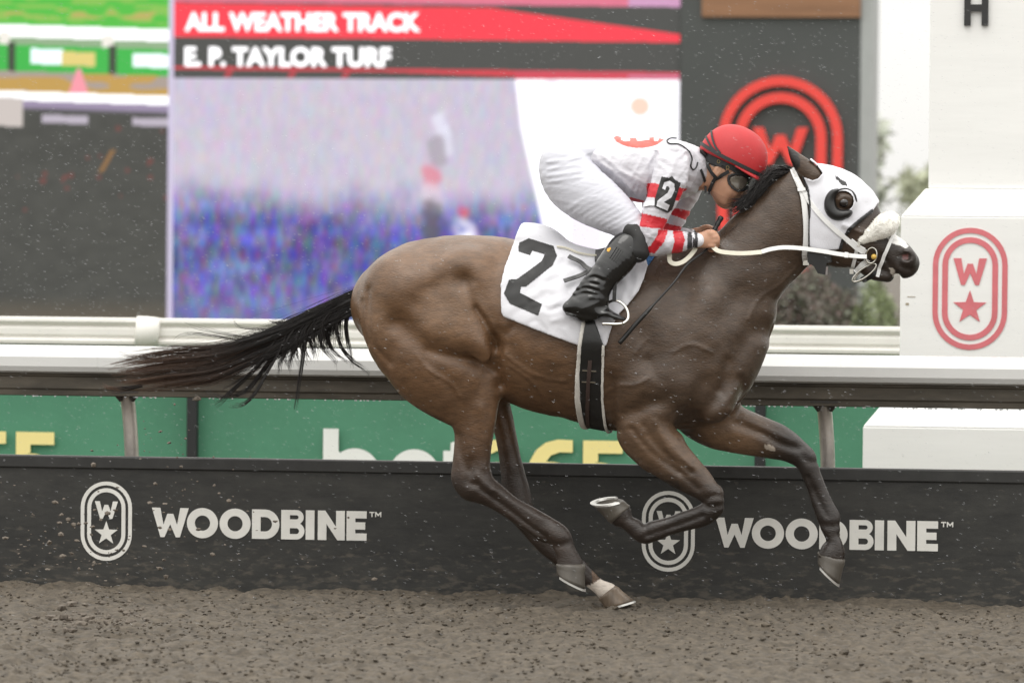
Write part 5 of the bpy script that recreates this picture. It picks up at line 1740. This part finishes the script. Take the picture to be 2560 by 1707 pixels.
def st_torso(g=0.0):
    return pairs(ZA, [(575, 185, 640, 400, .125 + g), (720, 166, 790, 480, .15 + g), (870, 165, 900, 560, .165 + g), (1000, 168, 1020, 600, .175 + g), (1110, 178, 1160, 590, .175 + g),
                      (1200, 215, 1270, 540, .13 + g), (1262, 270, 1330, 500, .075 + g)], 0.0)
def st_arm(near=True, g=0.0):
    if near:
        return pairs(ZA, [(1050, 250, 1240, 330, .075 + g, -.17), (1035, 350, 1250, 410, .072 + g, -.20), (1012, 470, 1225, 500, .066 + g, -.225), (965, 620, 1150, 640, .06 + g, -.245), (932, 740, 1108, 735, .056 + g, -.255),
                          (915, 838, 1088, 775, .052 + g, -.255), (950, 905, 1100, 775, .048 + g, -.25), (1050, 915, 1150, 777, .045 + g, -.235), (1160, 910, 1215, 783, .042 + g, -.21), (1240, 900, 1262, 788, .038 + g, -.19)])
    return pairs(ZA, [(1080, 300, 1270, 400, .075 + g, .17), (1150, 420, 1330, 520, .07 + g, .20), (1150, 540, 1310, 575, .064 + g, .22), (1110, 630, 1270, 650, .058 + g, .235), (1075, 720, 1222, 715, .052 + g, .24),
                      (1060, 790, 1190, 745, .048 + g, .235), (1110, 845, 1195, 760, .044 + g, .215), (1190, 850, 1240, 765, .040 + g, .18), (1260, 845, 1290, 770, .036 + g, .15)])
def st_thigh(s, g=0.0):
    return pairs(ZA, [(350, 330, 590, 230, .12 + g, s * .05), (310, 455, 600, 265, .11 + g, s * .09), (345, 560, 660, 345, .095 + g, s * .13), (430, 630, 740, 425, .085 + g, s * .165),
                      (540, 688, 820, 500, .078 + g, s * .195), (660, 742, 890, 580, .07 + g, s * .215), (775, 790, 950, 670, .062 + g, s * .235), (845, 835, 990, 745, .058 + g, s * .25), (900, 900, 1010, 830, .05 + g, s * .262)])
def st_calf(s, g=0.0):
    return pairs(ZH, [(1150, 170, 1420, 260, .056 + g, s * .262), (1040, 235, 1400, 330, .056 + g, s * .275), (945, 360, 1335, 440, .055 + g, s * .295), (852, 500, 1215, 555, .052 + g, s * .312),
                      (770, 625, 1110, 665, .046 + g, s * .325), (690, 735, 1050, 770, .042 + g, s * .333), (615, 850, 1010, 890, .040 + g, s * .338), (570, 920, 960, 960, .038 + g, s * .34)])
def st_foot(s, g=0.0):
    return pairs(ZH, [(575, 890, 548, 1035, .030 + g), (690, 860, 680, 1062, .036 + g), (830, 890, 820, 1082, .037 + g), (960, 955, 940, 1105, .039 + g), (1080, 1018, 1060, 1120, .040 + g), (1170, 1062, 1160, 1128, .034 + g), (1215, 1085, 1210, 1125, .022 + g)], s * .34)

def hand(f, s, k=.006):
    """palm, four unequal bent fingers and a thumb closed on the rein"""
    z = (lambda x, y: ZK(x, y)) if s < 0 else (lambda x, y: ZK(x - 60, y - 95))
    y0 = s * .155
    q = lambda x, y, dy: P(*z(x, y), y0 - s * dy)
    f.limb([[*q(1100, 640, -.01), .030, .022], [*q(1200, 630, 0), .033, .020], [*q(1320, 620, .002), .036, .018], [*q(1415, 610, .004), .033, .016]], k=k)
    kn = [(1425, 505, .0105, 1.0), (1462, 575, .0108, 1.06), (1462, 655, .0104, 1.0), (1430, 735, .0092, .82)]
    for x, y, r, L in kn:
        f.limb([[*q(x - 60, y + 5, -.004), r * 1.1, r * 1.1], [*q(x + 8, y, -.004), r * 1.12, r * 1.12], [*q(x + 58 * L, y + 35, .020), r, r], [*q(x + 52 * L, y + 80, .042), r * .95, r * .95],
                [*q(x - 10, y + 105, .050), r * .9, r * .9], [*q(x - 70, y + 95, .040), r * .78, r * .78]], k=.0025, sub=3)
    f.limb([[*q(1210, 560, .012), .015, .014], [*q(1300, 490, .020), .0125, .0125], [*q(1400, 470, .028), .0112, .0112], [*q(1480, 495, .034), .009, .009]], k=.004, sub=3)

def head(f):
    f.ell(P(*ZI(650, 585), 0), (.108, .080, .105), -.45, k=.02)
    f.limb(pairs(ZI, [(420, 640, 850, 790, .076), (400, 760, 862, 880, .074), (395, 880, 820, 960, .070), (425, 985, 770, 1040, .062), (475, 1075, 735, 1100, .048), (540, 1130, 680, 1135, .034)], 0), k=.02)
    f.limb(pairs(ZI, [(770, 880, 850, 850, .012), (790, 960, 862, 940, .013), (790, 1030, 868, 1005, .017), (770, 1045, 830, 1045, .016)], 0), k=.012)      # nose
    f.limb(pairs(ZI, [(700, 1085, 806, 1070, .024), (690, 1112, 802, 1100, .022)], 0), k=.008)                                                              # upper lip
    f.limb(pairs(ZI, [(660, 1125, 778, 1122, .022), (640, 1150, 745, 1145, .020)], 0), k=.008)                                                             # lower lip
    f.ell(P(*ZI(620, 1120), 0), (.020, .026, .018), 0, k=.015)
    f.crease([ZI(690, 1112), ZI(760, 1112), ZI(810, 1106)], .006, .005, Y=-.02)
    f.crease([ZI(760, 985), ZI(700, 1030), ZI(660, 1090), ZI(650, 1130)], .004, .007, Y=-.04)
    f.crease([ZI(600, 960), ZI(560, 1020), ZI(540, 1090)], .003, .012, Y=-.05)
    f.crease([ZI(430, 1000), ZI(520, 1110), ZI(620, 1165)], -.003, .012, Y=-.05)
    f.crease([ZI(640, 1140), ZI(700, 1150)], .004, .007, Y=-.02)
    for s in (-1, 1):
        f.ell(P(*ZI(680, 960), s * .045), (.030, .022, .025), -.5, k=.02)          # cheekbone
        f.ell(P(*ZI(770, 870), s * .036), (.020, .018, .018), 0, k=.012, sub=True)  # eye socket
        f.ell(P(*ZI(755, 875), s * .034), (.013, .012, .013), 0, k=.004)
        e = P(*ZI(490, 720), s * .076)
        f.ell(e, (.017, .009, .030), -.45, k=.006)                                 # ear
        f.ell(P(*ZI(500, 715), s * .087), (.008, .006, .016), -.45, k=.004, sub=True)
    f.limb([[*P(*ZA(1300, 400), 0), .045, .045], [*P(*ZI(300, 780), 0), .060, .056], [*P(*ZI(430, 780), 0), .058, .054], [*P(*ZI(520, 720), 0), .06, .056]], k=.03)

# body: one continuous skin under the clothes
BFd = Field(RL, RH, .0045)
head(BFd)
BFd.limb(st_torso(-.02), k=.03, grow=-.012)
for nr in (True, False): 
    a = st_arm(nr); 
    h_ = [*P(*(ZK(1110, 630) if nr else ZK(1050, 545)), -.16 if nr else .155), .027, .023]
    BFd.limb(a + [h_], k=.01, grow=-.011)
for s in (-1, 1):
    BFd.limb(st_thigh(s), k=.02, grow=-.014); BFd.limb(st_calf(s), k=.015, grow=-.014); BFd.limb(st_foot(s), k=.01, grow=-.010); hand(BFd, s)
v, f = BFd.mesh(1)
m_skin, nt, b_ = mat_new('skin')
at = N(nt, 'ShaderNodeAttribute', attribute_name='col'); nt.links.new(at.outputs['Color'], b_.inputs['Base Color'])
b_.inputs['Roughness'].default_value = .45; b_.inputs['Subsurface Weight'].default_value = .15; b_.inputs['Subsurface Radius'].default_value = (.01, .004, .002); b_.inputs['Subsurface Scale'].default_value = .5
px = PIX(v)
sc_ = np.repeat(np.array([[.52, .29, .19]]), len(v), 0)
sc_ *= (1 + .10 * vnoise(v[:, 0] * 40, v[:, 1] * 40, v[:, 2] * 40))[:, None]
lips = inpoly(px, [ZI(*p) for p in [(690, 1085), (800, 1075), (860, 1090), (860, 1120), (800, 1145), (700, 1135)]])
sc_[lips] = np.array([.48, .16, .13])
jaw_tone = inpoly(px, [ZI(*p) for p in [(430, 980), (560, 1050), (680, 1090), (740, 1150), (640, 1190), (500, 1160)]]) & ~lips
sc_[jaw_tone] *= np.array([.82, .80, .80])  # jaw and chin a little darker than the rest of the face
hairm = inpoly(px, [ZI(*p) for p in [(280, 450), (460, 520), (640, 640), (600, 720), (520, 660), (430, 660), (340, 600), (270, 520)]])
sc_[hairm] = np.array([.02, .016, .014])
mesh_obj('body', v, f, m_skin, person, True, sc_)
FACEB = bvh_of(v, f)

def fold(F, amp, su, sv, ang, seed, comp=.35):
    q = np.abs(F.d) < .03; ii = np.argwhere(q)
    x, y, z = F.ax[0][ii[:, 0]], F.ax[1][ii[:, 1]], F.ax[2][ii[:, 2]]
    ca, sa = math.cos(ang), math.sin(ang)
    al = x * ca + z * sa; ac = -x * sa + z * ca
    n = vnoise(al * su + seed, y * 6, ac * sv + seed) + .5 * vnoise(al * su * 1.7 + seed, y * 9, ac * sv * 2.1)
    F.d[q] += amp * (np.abs(n) - comp)

# breeches
m_breech = plain('white nylon breeches', (.54, .545, .60), rough=.5, var=.03, scale=12, bump=.0028, bscale=1.0, stretch=(9, 6, 42), rot=R(-20))
WF = Field(RL, RH, .0045)
for s in (-1, 1): WF.limb(st_thigh(s)[:-1], k=.03)
WF.ell(P(*ZA(500, 330), 0), (.10, .14, .095), .4, k=.04)
WF.limb(pairs(ZA, [(520, 195, 640, 330, .135), (600, 195, 690, 340, .14)], 0), k=.03)
for pts in ([(600, 300), (700, 395), (820, 490), (930, 600)], ): WF.crease([ZA(*p) for p in pts], .006, .02, yhi=0, Y=-.2)
fold(WF, .0025, 5, 26, R(-8), 3.0); fold(WF, .0026, 5, 60, R(24), 17.0)
for k in range(9):                                                                    # tension folds across the thigh
    t = k / 8
    x0, y0 = 470 + 300 * t, 640 + 130 * t
    WF.crease([ZA(x0, y0), ZA(x0 + 90 + 30 * t, y0 - 60), ZA(x0 + 190, y0 - 90 - 30 * t)], -.0022, .006, yhi=0, Y=-.24)
for y0 in (330, 375, 420, 460): WF.crease([ZA(345, y0), ZA(440, y0 - 12), ZA(560, y0 - 30)], -.0035, .007, yhi=0, Y=-.15)
v, f = WF.mesh(1); mesh_obj('breeches', v, f, m_breech, person)

# silks
m_silk = plain('racing silks', (.8, .8, .8), rough=.42, attr=True, bump=.007, bscale=1.0, stretch=(14, 8, 32), rot=R(35))
KF = Field(RL, RH, .0042)
KF.limb(st_torso(), k=.03)
KF.limb(st_arm(True), k=.035); KF.limb(st_arm(False), k=.035)
fold(KF, .0075, 6, 24, R(-28), 7.0); fold(KF, .0040, 8, 50, R(60), 31.0)
for pts, a in (([(620, 260), (700, 350), (800, 430), (880, 520)], -.006), ([(650, 250), (760, 350), (860, 420), (980, 470)], -.005), ([(1050, 260), (1010, 360), (1000, 460)], .007),
               ([(1240, 260), (1270, 380), (1240, 480)], -.005), ([(1180, 300), (1160, 400), (1120, 440)], -.005), ([(1080, 300), (1060, 420), (1040, 480)], -.004), ([(1040, 800), (1000, 850), (960, 880)], -.004),
               ([(800, 390), (880, 410), (960, 405)], -.003), ([(1280, 300), (1300, 420), (1290, 520)], .006)):
    KF.crease([ZA(*p) for p in pts], a, .010, yhi=0, Y=-.2)
v, f = KF.mesh(1)
px = PIX(v); yv = v[:, 1]
c = np.repeat(np.array([[.58, .57, .615]]), len(v), 0)
RED = np.array([.55, .018, .030]); 
near = yv < -.10
def paint(poly, col, m): c[inpoly(px, [ZA(*p) for p in poly]) & m] = col
for poly in ([(985, 470), (1010, 462), (1260, 505), (1240, 590), (985, 555)], [(930, 655), (1120, 700), (1112, 768), (915, 745)], [(1060, 768), (1125, 770), (1100, 850), (1035, 925), (930, 920), (1010, 872), (1055, 805)],
             [(1155, 775), (1218, 778), (1234, 830), (1215, 925), (1145, 925), (1165, 850)]): paint(poly, RED, near)
for poly in ([(1120, 618), (1280, 650), (1255, 712), (1105, 655)], [(1060, 715), (1215, 752), (1200, 790), (1050, 770)]): paint(poly, RED, yv > .08)
paint([(875, 555), (1000, 590), (1000, 640), (875, 600)], RED, np.abs(yv) < .16)
for a_, b_2 in ((1252, 1280), (1288, 1306)): paint([(a_, 770), (b_2, 770), (b_2 + 4, 920), (a_ - 4, 920)], np.array([.03, .03, .035]), near)
disc = (((px[:, 0] - ZA(935, 150)[0]) / (172 / 2.6133)) ** 2 + ((px[:, 1] - ZA(935, 150)[1]) / (86 / 2.6133)) ** 2 < 1) & (yv > -.30)
c[disc] = np.array([.62, .075, .055])
for poly in ([(815, 150), (870, 150), (875, 188), (845, 192), (820, 185)], [(905, 150), (1000, 150), (1000, 182), (925, 190)], [(1030, 150), (1070, 150), (1060, 190), (1035, 190)]): paint(poly, np.array([.78, .77, .79]), disc)
col_ = inpoly(px, [ZI(*p) for p in [(-20, 270), (110, 380), (260, 560), (360, 900), (350, 1010), (60, 1010), (150, 700), (60, 420)]])
c[col_ & ~near] *= .82
mesh_obj('silks', v, f, m_silk, person, True, c)
SILKB = bvh_of(v, f)
# wrist bands
m_band = plain('white wrist band', (.74, .74, .78), rough=.7)
for nr in (True, False):
    wf = Field(RL + [.3, 0, .2], RH, .0045)
    st = pairs(ZK, [(935, 480, 960, 775, .034, -.185), (1010, 475, 1040, 790, .032, -.175), (1120, 490, 1140, 775, .031, -.163)] if nr else [(900, 400, 930, 640, .034, .165), (1040, 420, 1050, 640, .031, .152)])
    wf.limb(st, k=0)
    v, f = wf.mesh(1)
    px = PIX(v); cc = np.repeat(np.array([[.72, .72, .76]]), len(v), 0)
    for a_, b_2 in ((935, 1010), (1060, 1120)):
        cc[inpoly(px, [ZK(*p) for p in [(a_, 380), (b_2, 380), (b_2 + 14, 640), (b_2, 900), (a_, 900), (a_ + 14, 640)]])] = np.array([.03, .03, .035])
    mesh_obj('wrist_band', v, f, m_silk, person, True, cc)

# boots
m_boot = plain('patent black boot', (.006, .006, .006), rough=.12, coat=.3)
for s in (-1, 1):
    q0 = P(1380, 840, s * .34); q1 = P(1640, 580, s * .2)
    TF = Field((q0[0], min(s * .22, s * .42) if s > 0 else -.42, q0[2]), (q1[0], .42 if s > 0 else -.18, q1[2]), .0038)
    TF.limb(st_calf(s), k=.01); TF.limb(st_foot(s), k=.025)
    TF.limb(pairs(ZH, [(545, 1010, 542, 1050, .028), (700, 1050, 700, 1088, .030), (850, 1085, 850, 1110, .028)], s * .34), k=.004)
    nz = np.abs(TF.d) < .02; ii = np.argwhere(nz)
    x, y, z = TF.ax[0][ii[:, 0]], TF.ax[1][ii[:, 1]], TF.ax[2][ii[:, 2]]
    cz = P(1460, 722, -.33)
    w = np.exp(-(((x - cz[0]) * .75 + (z - cz[2]) * .9) / .075) ** 2)
    al = (x - cz[0]) * .55 - (z - cz[2]) * .83; 
    TF.d[nz] += .010 * (np.abs(vnoise((x + z) * 9, y * 8, (z * .95 - x * .35) * 22)) - .35) * w + .0022 * vnoise(x * 14, y * 10, z * 14) + .001 * vnoise(x * 40, y * 30, z * 40)
    for pts, a in (([(760, 650), (850, 612), (960, 650)], .008), ([(700, 715), (790, 680), (890, 700)], .009), ([(655, 775), (760, 735), (890, 770)], .010), ([(620, 835), (740, 800), (890, 815)], .008),
                   ([(640, 860), (700, 870), (760, 850)], .005), ([(850, 470), (930, 500), (960, 600)], .004), ([(740, 615), (860, 575), (960, 610)], -.005), ([(690, 680), (790, 650), (900, 665)], -.006),
                   ([(650, 745), (760, 705), (890, 730)], -.006), ([(610, 800), (740, 768), (880, 790)], -.006), ([(560, 1010), (760, 1045), (960, 1080), (1200, 1105)], .005)):
        TF.crease([ZH(*p) for p in pts], a * .6, .0085, Y=s * .36 if s < 0 else -.36, ylo=-1 if s < 0 else 0, yhi=0 if s < 0 else 1)
    v, f = TF.mesh(1); bo = mesh_obj('boot', v, f, m_boot, person)
    if s < 0:
        BOOTB = bvh_of(v, f)
        for k in range(4):
            b_ = MB(); strap(b_, ZH, [(1115 + k * 24, 265 + k * 16), (1040 + k * 24 - 8, 395 + k * 16)], 2.6, BOOTB, .001, thick=.003); b_.build('elastic_rib', m_black, bo)
        decal('boot_badge', [ZH(*p) for p in [(1005, 285), (1040, 268), (1050, 290), (1020, 322), (1002, 310)]], BOOTB, plain('amber tag', (.65, .33, .03), rough=.4), bo, .002)
# black knee patches over the breeches
m_legging = plain('black stretch legging', (.018, .018, .018), rough=.6)
for s in (-1, 1):
    q0 = P(1500, 680, s * .3); q1 = P(1660, 560, s * .2)
    LF = Field((q0[0], -.40 if s < 0 else .1, q0[2] - .02), (q1[0], -.1 if s < 0 else .40, q1[2]), .004)
    LF.limb(pairs(ZA, [(822, 808, 965, 735, .062, s * .248), (870, 850, 1000, 800, .060, s * .258), (850, 930, 1000, 880, .056, s * .27)]), k=.0, grow=.001)
    v, f = LF.mesh(3); mesh_obj('knee_sleeve', v, f, m_legging, person)

# helmet
m_helm = plain('red helmet cover', (.44, .020, .024), rough=.55, var=.06, scale=20, bump=.0005, bscale=200)
ctr = P(*ZI(668, 600), 0); bk = P(*ZI(258, 412), 0); ft = P(*ZI(1085, 795), 0)
ax = (ft - bk); La = np.linalg.norm(ax) / 2; ax /= np.linalg.norm(ax); nrm = np.array([-ax[2], 0, ax[0]]); Lh = 482 / 5.2267 / SPX
ctr = (ft + bk) / 2
vs, fs = [], []
NU, NV = 48, 20
for j in range(NV + 1):
    ph = (math.pi / 2) * j / NV
    for i in range(NU):
        a = 2 * math.pi * i / NU
        ex = 2 / 2.25
        cx = math.cos(ph) ** ex if math.cos(ph) > 0 else 0
        d = ax * La * cx * math.copysign(abs(math.cos(a)) ** 1.0, math.cos(a)) + np.array([0, 1, 0]) * .108 * cx * math.sin(a) + nrm * (Lh * math.sin(ph) ** ex)
        vs.append(ctr + d)
for j in range(NV):
    for i in range(NU):
        fs.append((j * NU + i, j * NU + (i + 1) % NU, (j + 1) * NU + (i + 1) % NU, (j + 1) * NU + i))
b0 = len(vs)
for i in range(NU):
    a = 2 * math.pi * i / NU
    vs.append(ctr + ax * La * .93 * math.cos(a) + np.array([0, 1, 0]) * .098 * math.sin(a) - nrm * .006)
for i in range(NU): fs.append((i, b0 + i, b0 + (i + 1) % NU, (i + 1) % NU))
helmet = mesh_obj('helmet', vs, fs, m_helm, person)
HELB = bvh_of(np.array(vs), np.array([q for q in fs]))
pk, pf = [], []
for i in range(25):
    a = R(-78 + 156 * i / 24); e = math.cos(a)
    base = ax * La * math.cos(a) + np.array([0, 1, 0]) * .108 * math.sin(a)
    tip = base * (1 + .16 * max(0, e)) - nrm * (.022 * max(0, e))
    for o in (base * .97 + nrm * .004, tip + nrm * .002, tip - nrm * .003, base * .97 - nrm * .005): pk.append(ctr + o)
for i in range(24):
    for k in range(4): pf.append((i * 4 + k, i * 4 + 4 + k, i * 4 + 4 + (k + 1) % 4, i * 4 + (k + 1) % 4))
mesh_obj('peak', pk, pf, m_helm, helmet)
m_elast = plain('black elastic strap', (.020, .021, .022), rough=.6, bump=.0006, bscale=400)
def hstrap(pts, w, off=.003, name='goggle_strap', bvh=None, par=None, fb=-.06, z=ZI):
    m_ = MB(); strap(m_, z, pts, w, bvh or HELB, off, fallback=fb, thick=.003); return m_.build(name, m_elast, par or helmet)
hstrap([(285, 365), (400, 440), (520, 510), (680, 590), (860, 680), (1000, 750), (1085, 790)], 9)
hstrap([(415, 205), (430, 300), (465, 400), (530, 490)], 5); hstrap([(345, 275), (380, 350), (430, 430), (500, 490)], 5)
# harness, goggles
for pts, w, nm in (([(270, 530), (350, 630), (420, 730), (470, 800)], 9, 'harness_strap'), ([(640, 720), (560, 770), (470, 815), (420, 910), (375, 1030)], 9, 'harness_strap'), ([(430, 560), (560, 600), (700, 680), (860, 790)], 17, 'helmet_padding'), ([(300, 480), (380, 540), (480, 590), (560, 620)], 22, 'helmet_padding')):
    hstrap(pts, w, .006, nm, FACEB, person)
gog = thing('goggles', 'black racing goggles with smoky lens over the rider eyes', 'goggles')
t = np.linspace(0, 2 * math.pi, 25)
m_lens = plain('smoky lens', (.13, .115, .095), rough=.10, coat=.4, var=.5, scale=30)
gq0, gq1 = P(*ZI(560, 1080), 0), P(*ZI(1010, 700), 0)
def gog_field():
    g_ = Field((gq0[0], -.11, gq0[2]), (gq1[0], .11, gq1[2]), .0030); head(g_); return g_
outer = [(640, 775), (622, 830), (640, 895), (690, 955), (755, 1000), (830, 985), (900, 940), (990, 880), (990, 760), (800, 745), (700, 750)]
inner = [(672, 800), (658, 840), (672, 885), (712, 935), (762, 970), (815, 958), (852, 925), (880, 880), (878, 830), (820, 785), (740, 778)]
GO = gog_field(); rawg = GO.d.copy()
GO.shell(.007, .004); GO.clip_poly([ZI(*p) for p in outer], -.05); GO.clip_poly([ZI(*p) for p in inner], -.05, invert=True)
v, f = GO.mesh(2); mesh_obj('frame', v, f, m_elast, gog)
GO.d = rawg.copy(); GO.shell(.0055, .004); GO.clip_poly([ZI(*p) for p in inner], -.05)
v, f = GO.mesh(2); split_sides('lens', v, f, m_lens, gog)
for k in ((515, 600), (625, 675)):
    a, nn = on_horse(ZI(*k), .010, FACEB, -.08); m_ = MB()
    pt = np.array([a + np.array([.006 * math.cos(q), 0, .007 * math.sin(q)]) for q in np.linspace(0, 6.283, 13)]); m_.tube(pt, .0014, 5, False); m_.build('harness_buckle', plain('brass', (.35, .27, .12), rough=.3, metal=1), person, True)

# number on the sleeve, cord, collar edge
plate = [(1085, 420), (1145, 432), (1160, 420), (1205, 465), (1165, 600), (1125, 665), (1050, 630), (1030, 610), (1045, 545)]
pl_ = decal('arm_number', [ZA(*p) for p in [(1082, 422), (1130, 432), (1150, 418), (1165, 440), (1207, 465), (1162, 610), (1150, 640), (1122, 662), (1030, 615), (1040, 560)]], SILKB, m_num, person, .006)
PLB = bvh_of(np.array([tuple(q.co) for q in pl_.data.vertices]), np.array([tuple(q.vertices) for q in pl_.data.polygons]))
decal('arm_numeral', [ZA(*p) for p in [(1085, 500), (1100, 460), (1135, 450), (1165, 470), (1168, 510), (1145, 560), (1095, 590), (1135, 610), (1120, 645), (1048, 615), (1055, 580), (1120, 530), (1135, 500), (1125, 485), (1112, 488), (1105, 510)]], PLB, m_cloth, pl_, .0015, 1.0)
b_ = MB(); strap(b_, ZA, [(955, 610), (1000, 605), (1040, 600)], 13, SILKB, .005); b_.build('arm_strap', m_band, person)
b_ = MB(); px_ = spline(np.array([ZA(*p) for p in [(1180, 172), (1140, 172), (1118, 190), (1135, 212), (1190, 215), (1225, 235), (1260, 265), (1276, 310), (1268, 350), (1285, 378), (1305, 360), (1318, 330)]]), 5)
b_.tube(np.array([on_horse(tuple(q), .004, SILKB, -.05)[0] for q in px_]), .0030, 6); b_.build('vest_cord', m_elast, person, True)
hstrap([(265, 700), (305, 800), (330, 900), (335, 1005)], 6, .003, 'collar_edge', SILKB, person, -.05)

# riding crop
crop = thing('riding_crop', 'thin black riding crop held along the horse shoulder', 'riding crop')
pt = spline(np.array([P(*q, y) for q, y in ((ZD(430, 635), -.335), (ZD(545, 500), -.325), (ZD(660, 375), -.31), (ZD(820, 200), -.27), (ZK(930, 1105), -.215), (ZK(1330, 780), -.13), (ZK(1440, 470), -.09), (ZK(1600, 170), -.07))]), 8)
n = len(pt); tt = np.linspace(0, 7, n)
sh = MB(); sh.tube(pt[:-8], np.interp(tt[:-8], [0, .3, 1.9, 2.1, 7], [.0085, .0095, .0085, .0045, .005]), 8); sh.build('shaft', m_black, crop, True)
gr_ = MB(); gr_.tube(pt[-16:], np.linspace(.007, .0115, 16) * (1 + .15 * np.sin(np.arange(16) * 2.4)), 8); gr_.build('grip', m_black, crop, True)
# ================================================================== thrown dirt and rain
m_clod = plain('wet dirt clod', (.12, .10, .08), rough=.85, var=.4, scale=60)
def clods(name, pts, sizes, label, mat_=None):
    b = bmesh.new(); bmesh.ops.create_icosphere(b, subdivisions=1, radius=1.0)
    bv = np.array([tuple(q.co) for q in b.verts]); b.verts.index_update(); bf = np.array([[q.index for q in f_.verts] for f_ in b.faces]); b.free()
    pts = np.asarray(pts); sizes = np.asarray(sizes); n = len(pts)
    V = bv[None] * RNG.uniform(.6, 1.4, (n, len(bv), 1)) * sizes[:, None, None] * np.stack([RNG.uniform(.9, 1.7, n), RNG.uniform(.7, 1.3, n), RNG.uniform(.5, 1.0, n)], 1)[:, None, :] + pts[:, None, :]
    Fc = bf[None] + (np.arange(n) * len(bv))[:, None, None]
    o = mesh_obj(name, V.reshape(-1, 3), Fc.reshape(-1, 3), mat_ or m_clod, None, False); tag(o, label, kind='stuff')
pts, sz = [], []
for cx, cy, sx, sy, n in ((230, 1555, 90, 22, 60), (330, 1525, 20, 22, 22), (170, 1540, 25, 18, 22), (270, 1560, 30, 14, 22), (140, 1360, 70, 60, 60), (250, 1420, 90, 50, 45), (370, 1270, 120, 120, 40), (450, 1120, 60, 80, 22), (520, 1300, 140, 110, 20), (700, 1330, 150, 90, 14)):
    for _ in range(n):
        px_, py_ = RNG.normal(cx, sx), RNG.normal(cy, sy); y = RNG.uniform(-1.9, -1.3) if cy > 1500 else RNG.uniform(-.5, .5)
        p = P(px_, py_, y)
        if p[2] < .02: continue
        pts.append(p); sz.append(RNG.choice([.003, .005, .008, .012], p=[.45, .32, .17, .06]) * (1.5 if cy > 1500 else 1))
clods('flying_dirt', pts, sz, 'clods of dirt thrown up behind the hooves')
# small lumps lying on the track
pts, sz = [], []
n_ = 18000
xy = np.stack([RNG.uniform(-2.9, 2.9, n_), RNG.uniform(-4.2, .62, n_)], 1)
keep = vnoise(xy[:, 0] * 3, xy[:, 1] * 4, 0 * xy[:, 0] + 5.5) > RNG.uniform(-.9, .5, n_)
xy = xy[keep]
pts = np.column_stack([xy, ground_z(xy[:, 0], xy[:, 1]) + .002]); sz = RNG.choice([.004, .006, .009, .013], len(xy), p=[.52, .36, .11, .01])
clods('track_crumbs', pts, sz, 'small crumbs of dirt lying over the track', m_dirt)
# falling rain
m_rain, nt, b_ = mat_new('rain drop')
b_.inputs['Base Color'].default_value = (.9, .92, .95, 1); b_.inputs['Roughness'].default_value = .05; b_.inputs['Transmission Weight'].default_value = .6; b_.inputs['IOR'].default_value = 1.33
rv, rf = [], []
d = np.array([.90, .0, -.22]); d /= np.linalg.norm(d)
for _ in range(11000):
    Y = RNG.uniform(-2.5, 6.0); s = (Y + 20) / 20
    p = np.array([RNG.uniform(-2.4, 2.2) * s - (Y * .15), Y, RNG.uniform(.05, 2.6)])
    r = RNG.uniform(.00025, .00048); L = r * 18
    a = d * L; u = np.array([0, 0, r]); w = np.array([0, r, 0])
    b = len(rv); rv += [p - a, p + u, p + w, p - u, p - w, p + a]
    rf += [(b, b + 1, b + 2), (b, b + 2, b + 3), (b, b + 3, b + 4), (b, b + 4, b + 1), (b + 5, b + 2, b + 1), (b + 5, b + 3, b + 2), (b + 5, b + 4, b + 3), (b + 5, b + 1, b + 4)]
o = mesh_obj('rain', rv, np.array(rf), m_rain, None, True); tag(o, 'fine wind-blown rain drops in the air', kind='stuff')
# drops hanging under the rail
rv, rf = [], []
m_ = MB()
for _ in range(170):
    x = RNG.uniform(-3.2, 3); b = bmesh.new(); bmesh.ops.create_icosphere(b, subdivisions=1, radius=RNG.uniform(.0025, .0045))
    for v_ in b.verts: v_.co = Vector((x + v_.co.x * 1.6, YR + .062 + v_.co.y, z_u - .006 + v_.co.z))
    m_.add([tuple(v_.co) for v_ in b.verts], [tuple(q.index for q in f_.verts) for f_ in b.faces]); b.free()
o = m_.build('rail_droplets', m_rain, None, True); tag(o, 'rain droplets hanging along the lower edge of the rail', kind='stuff')
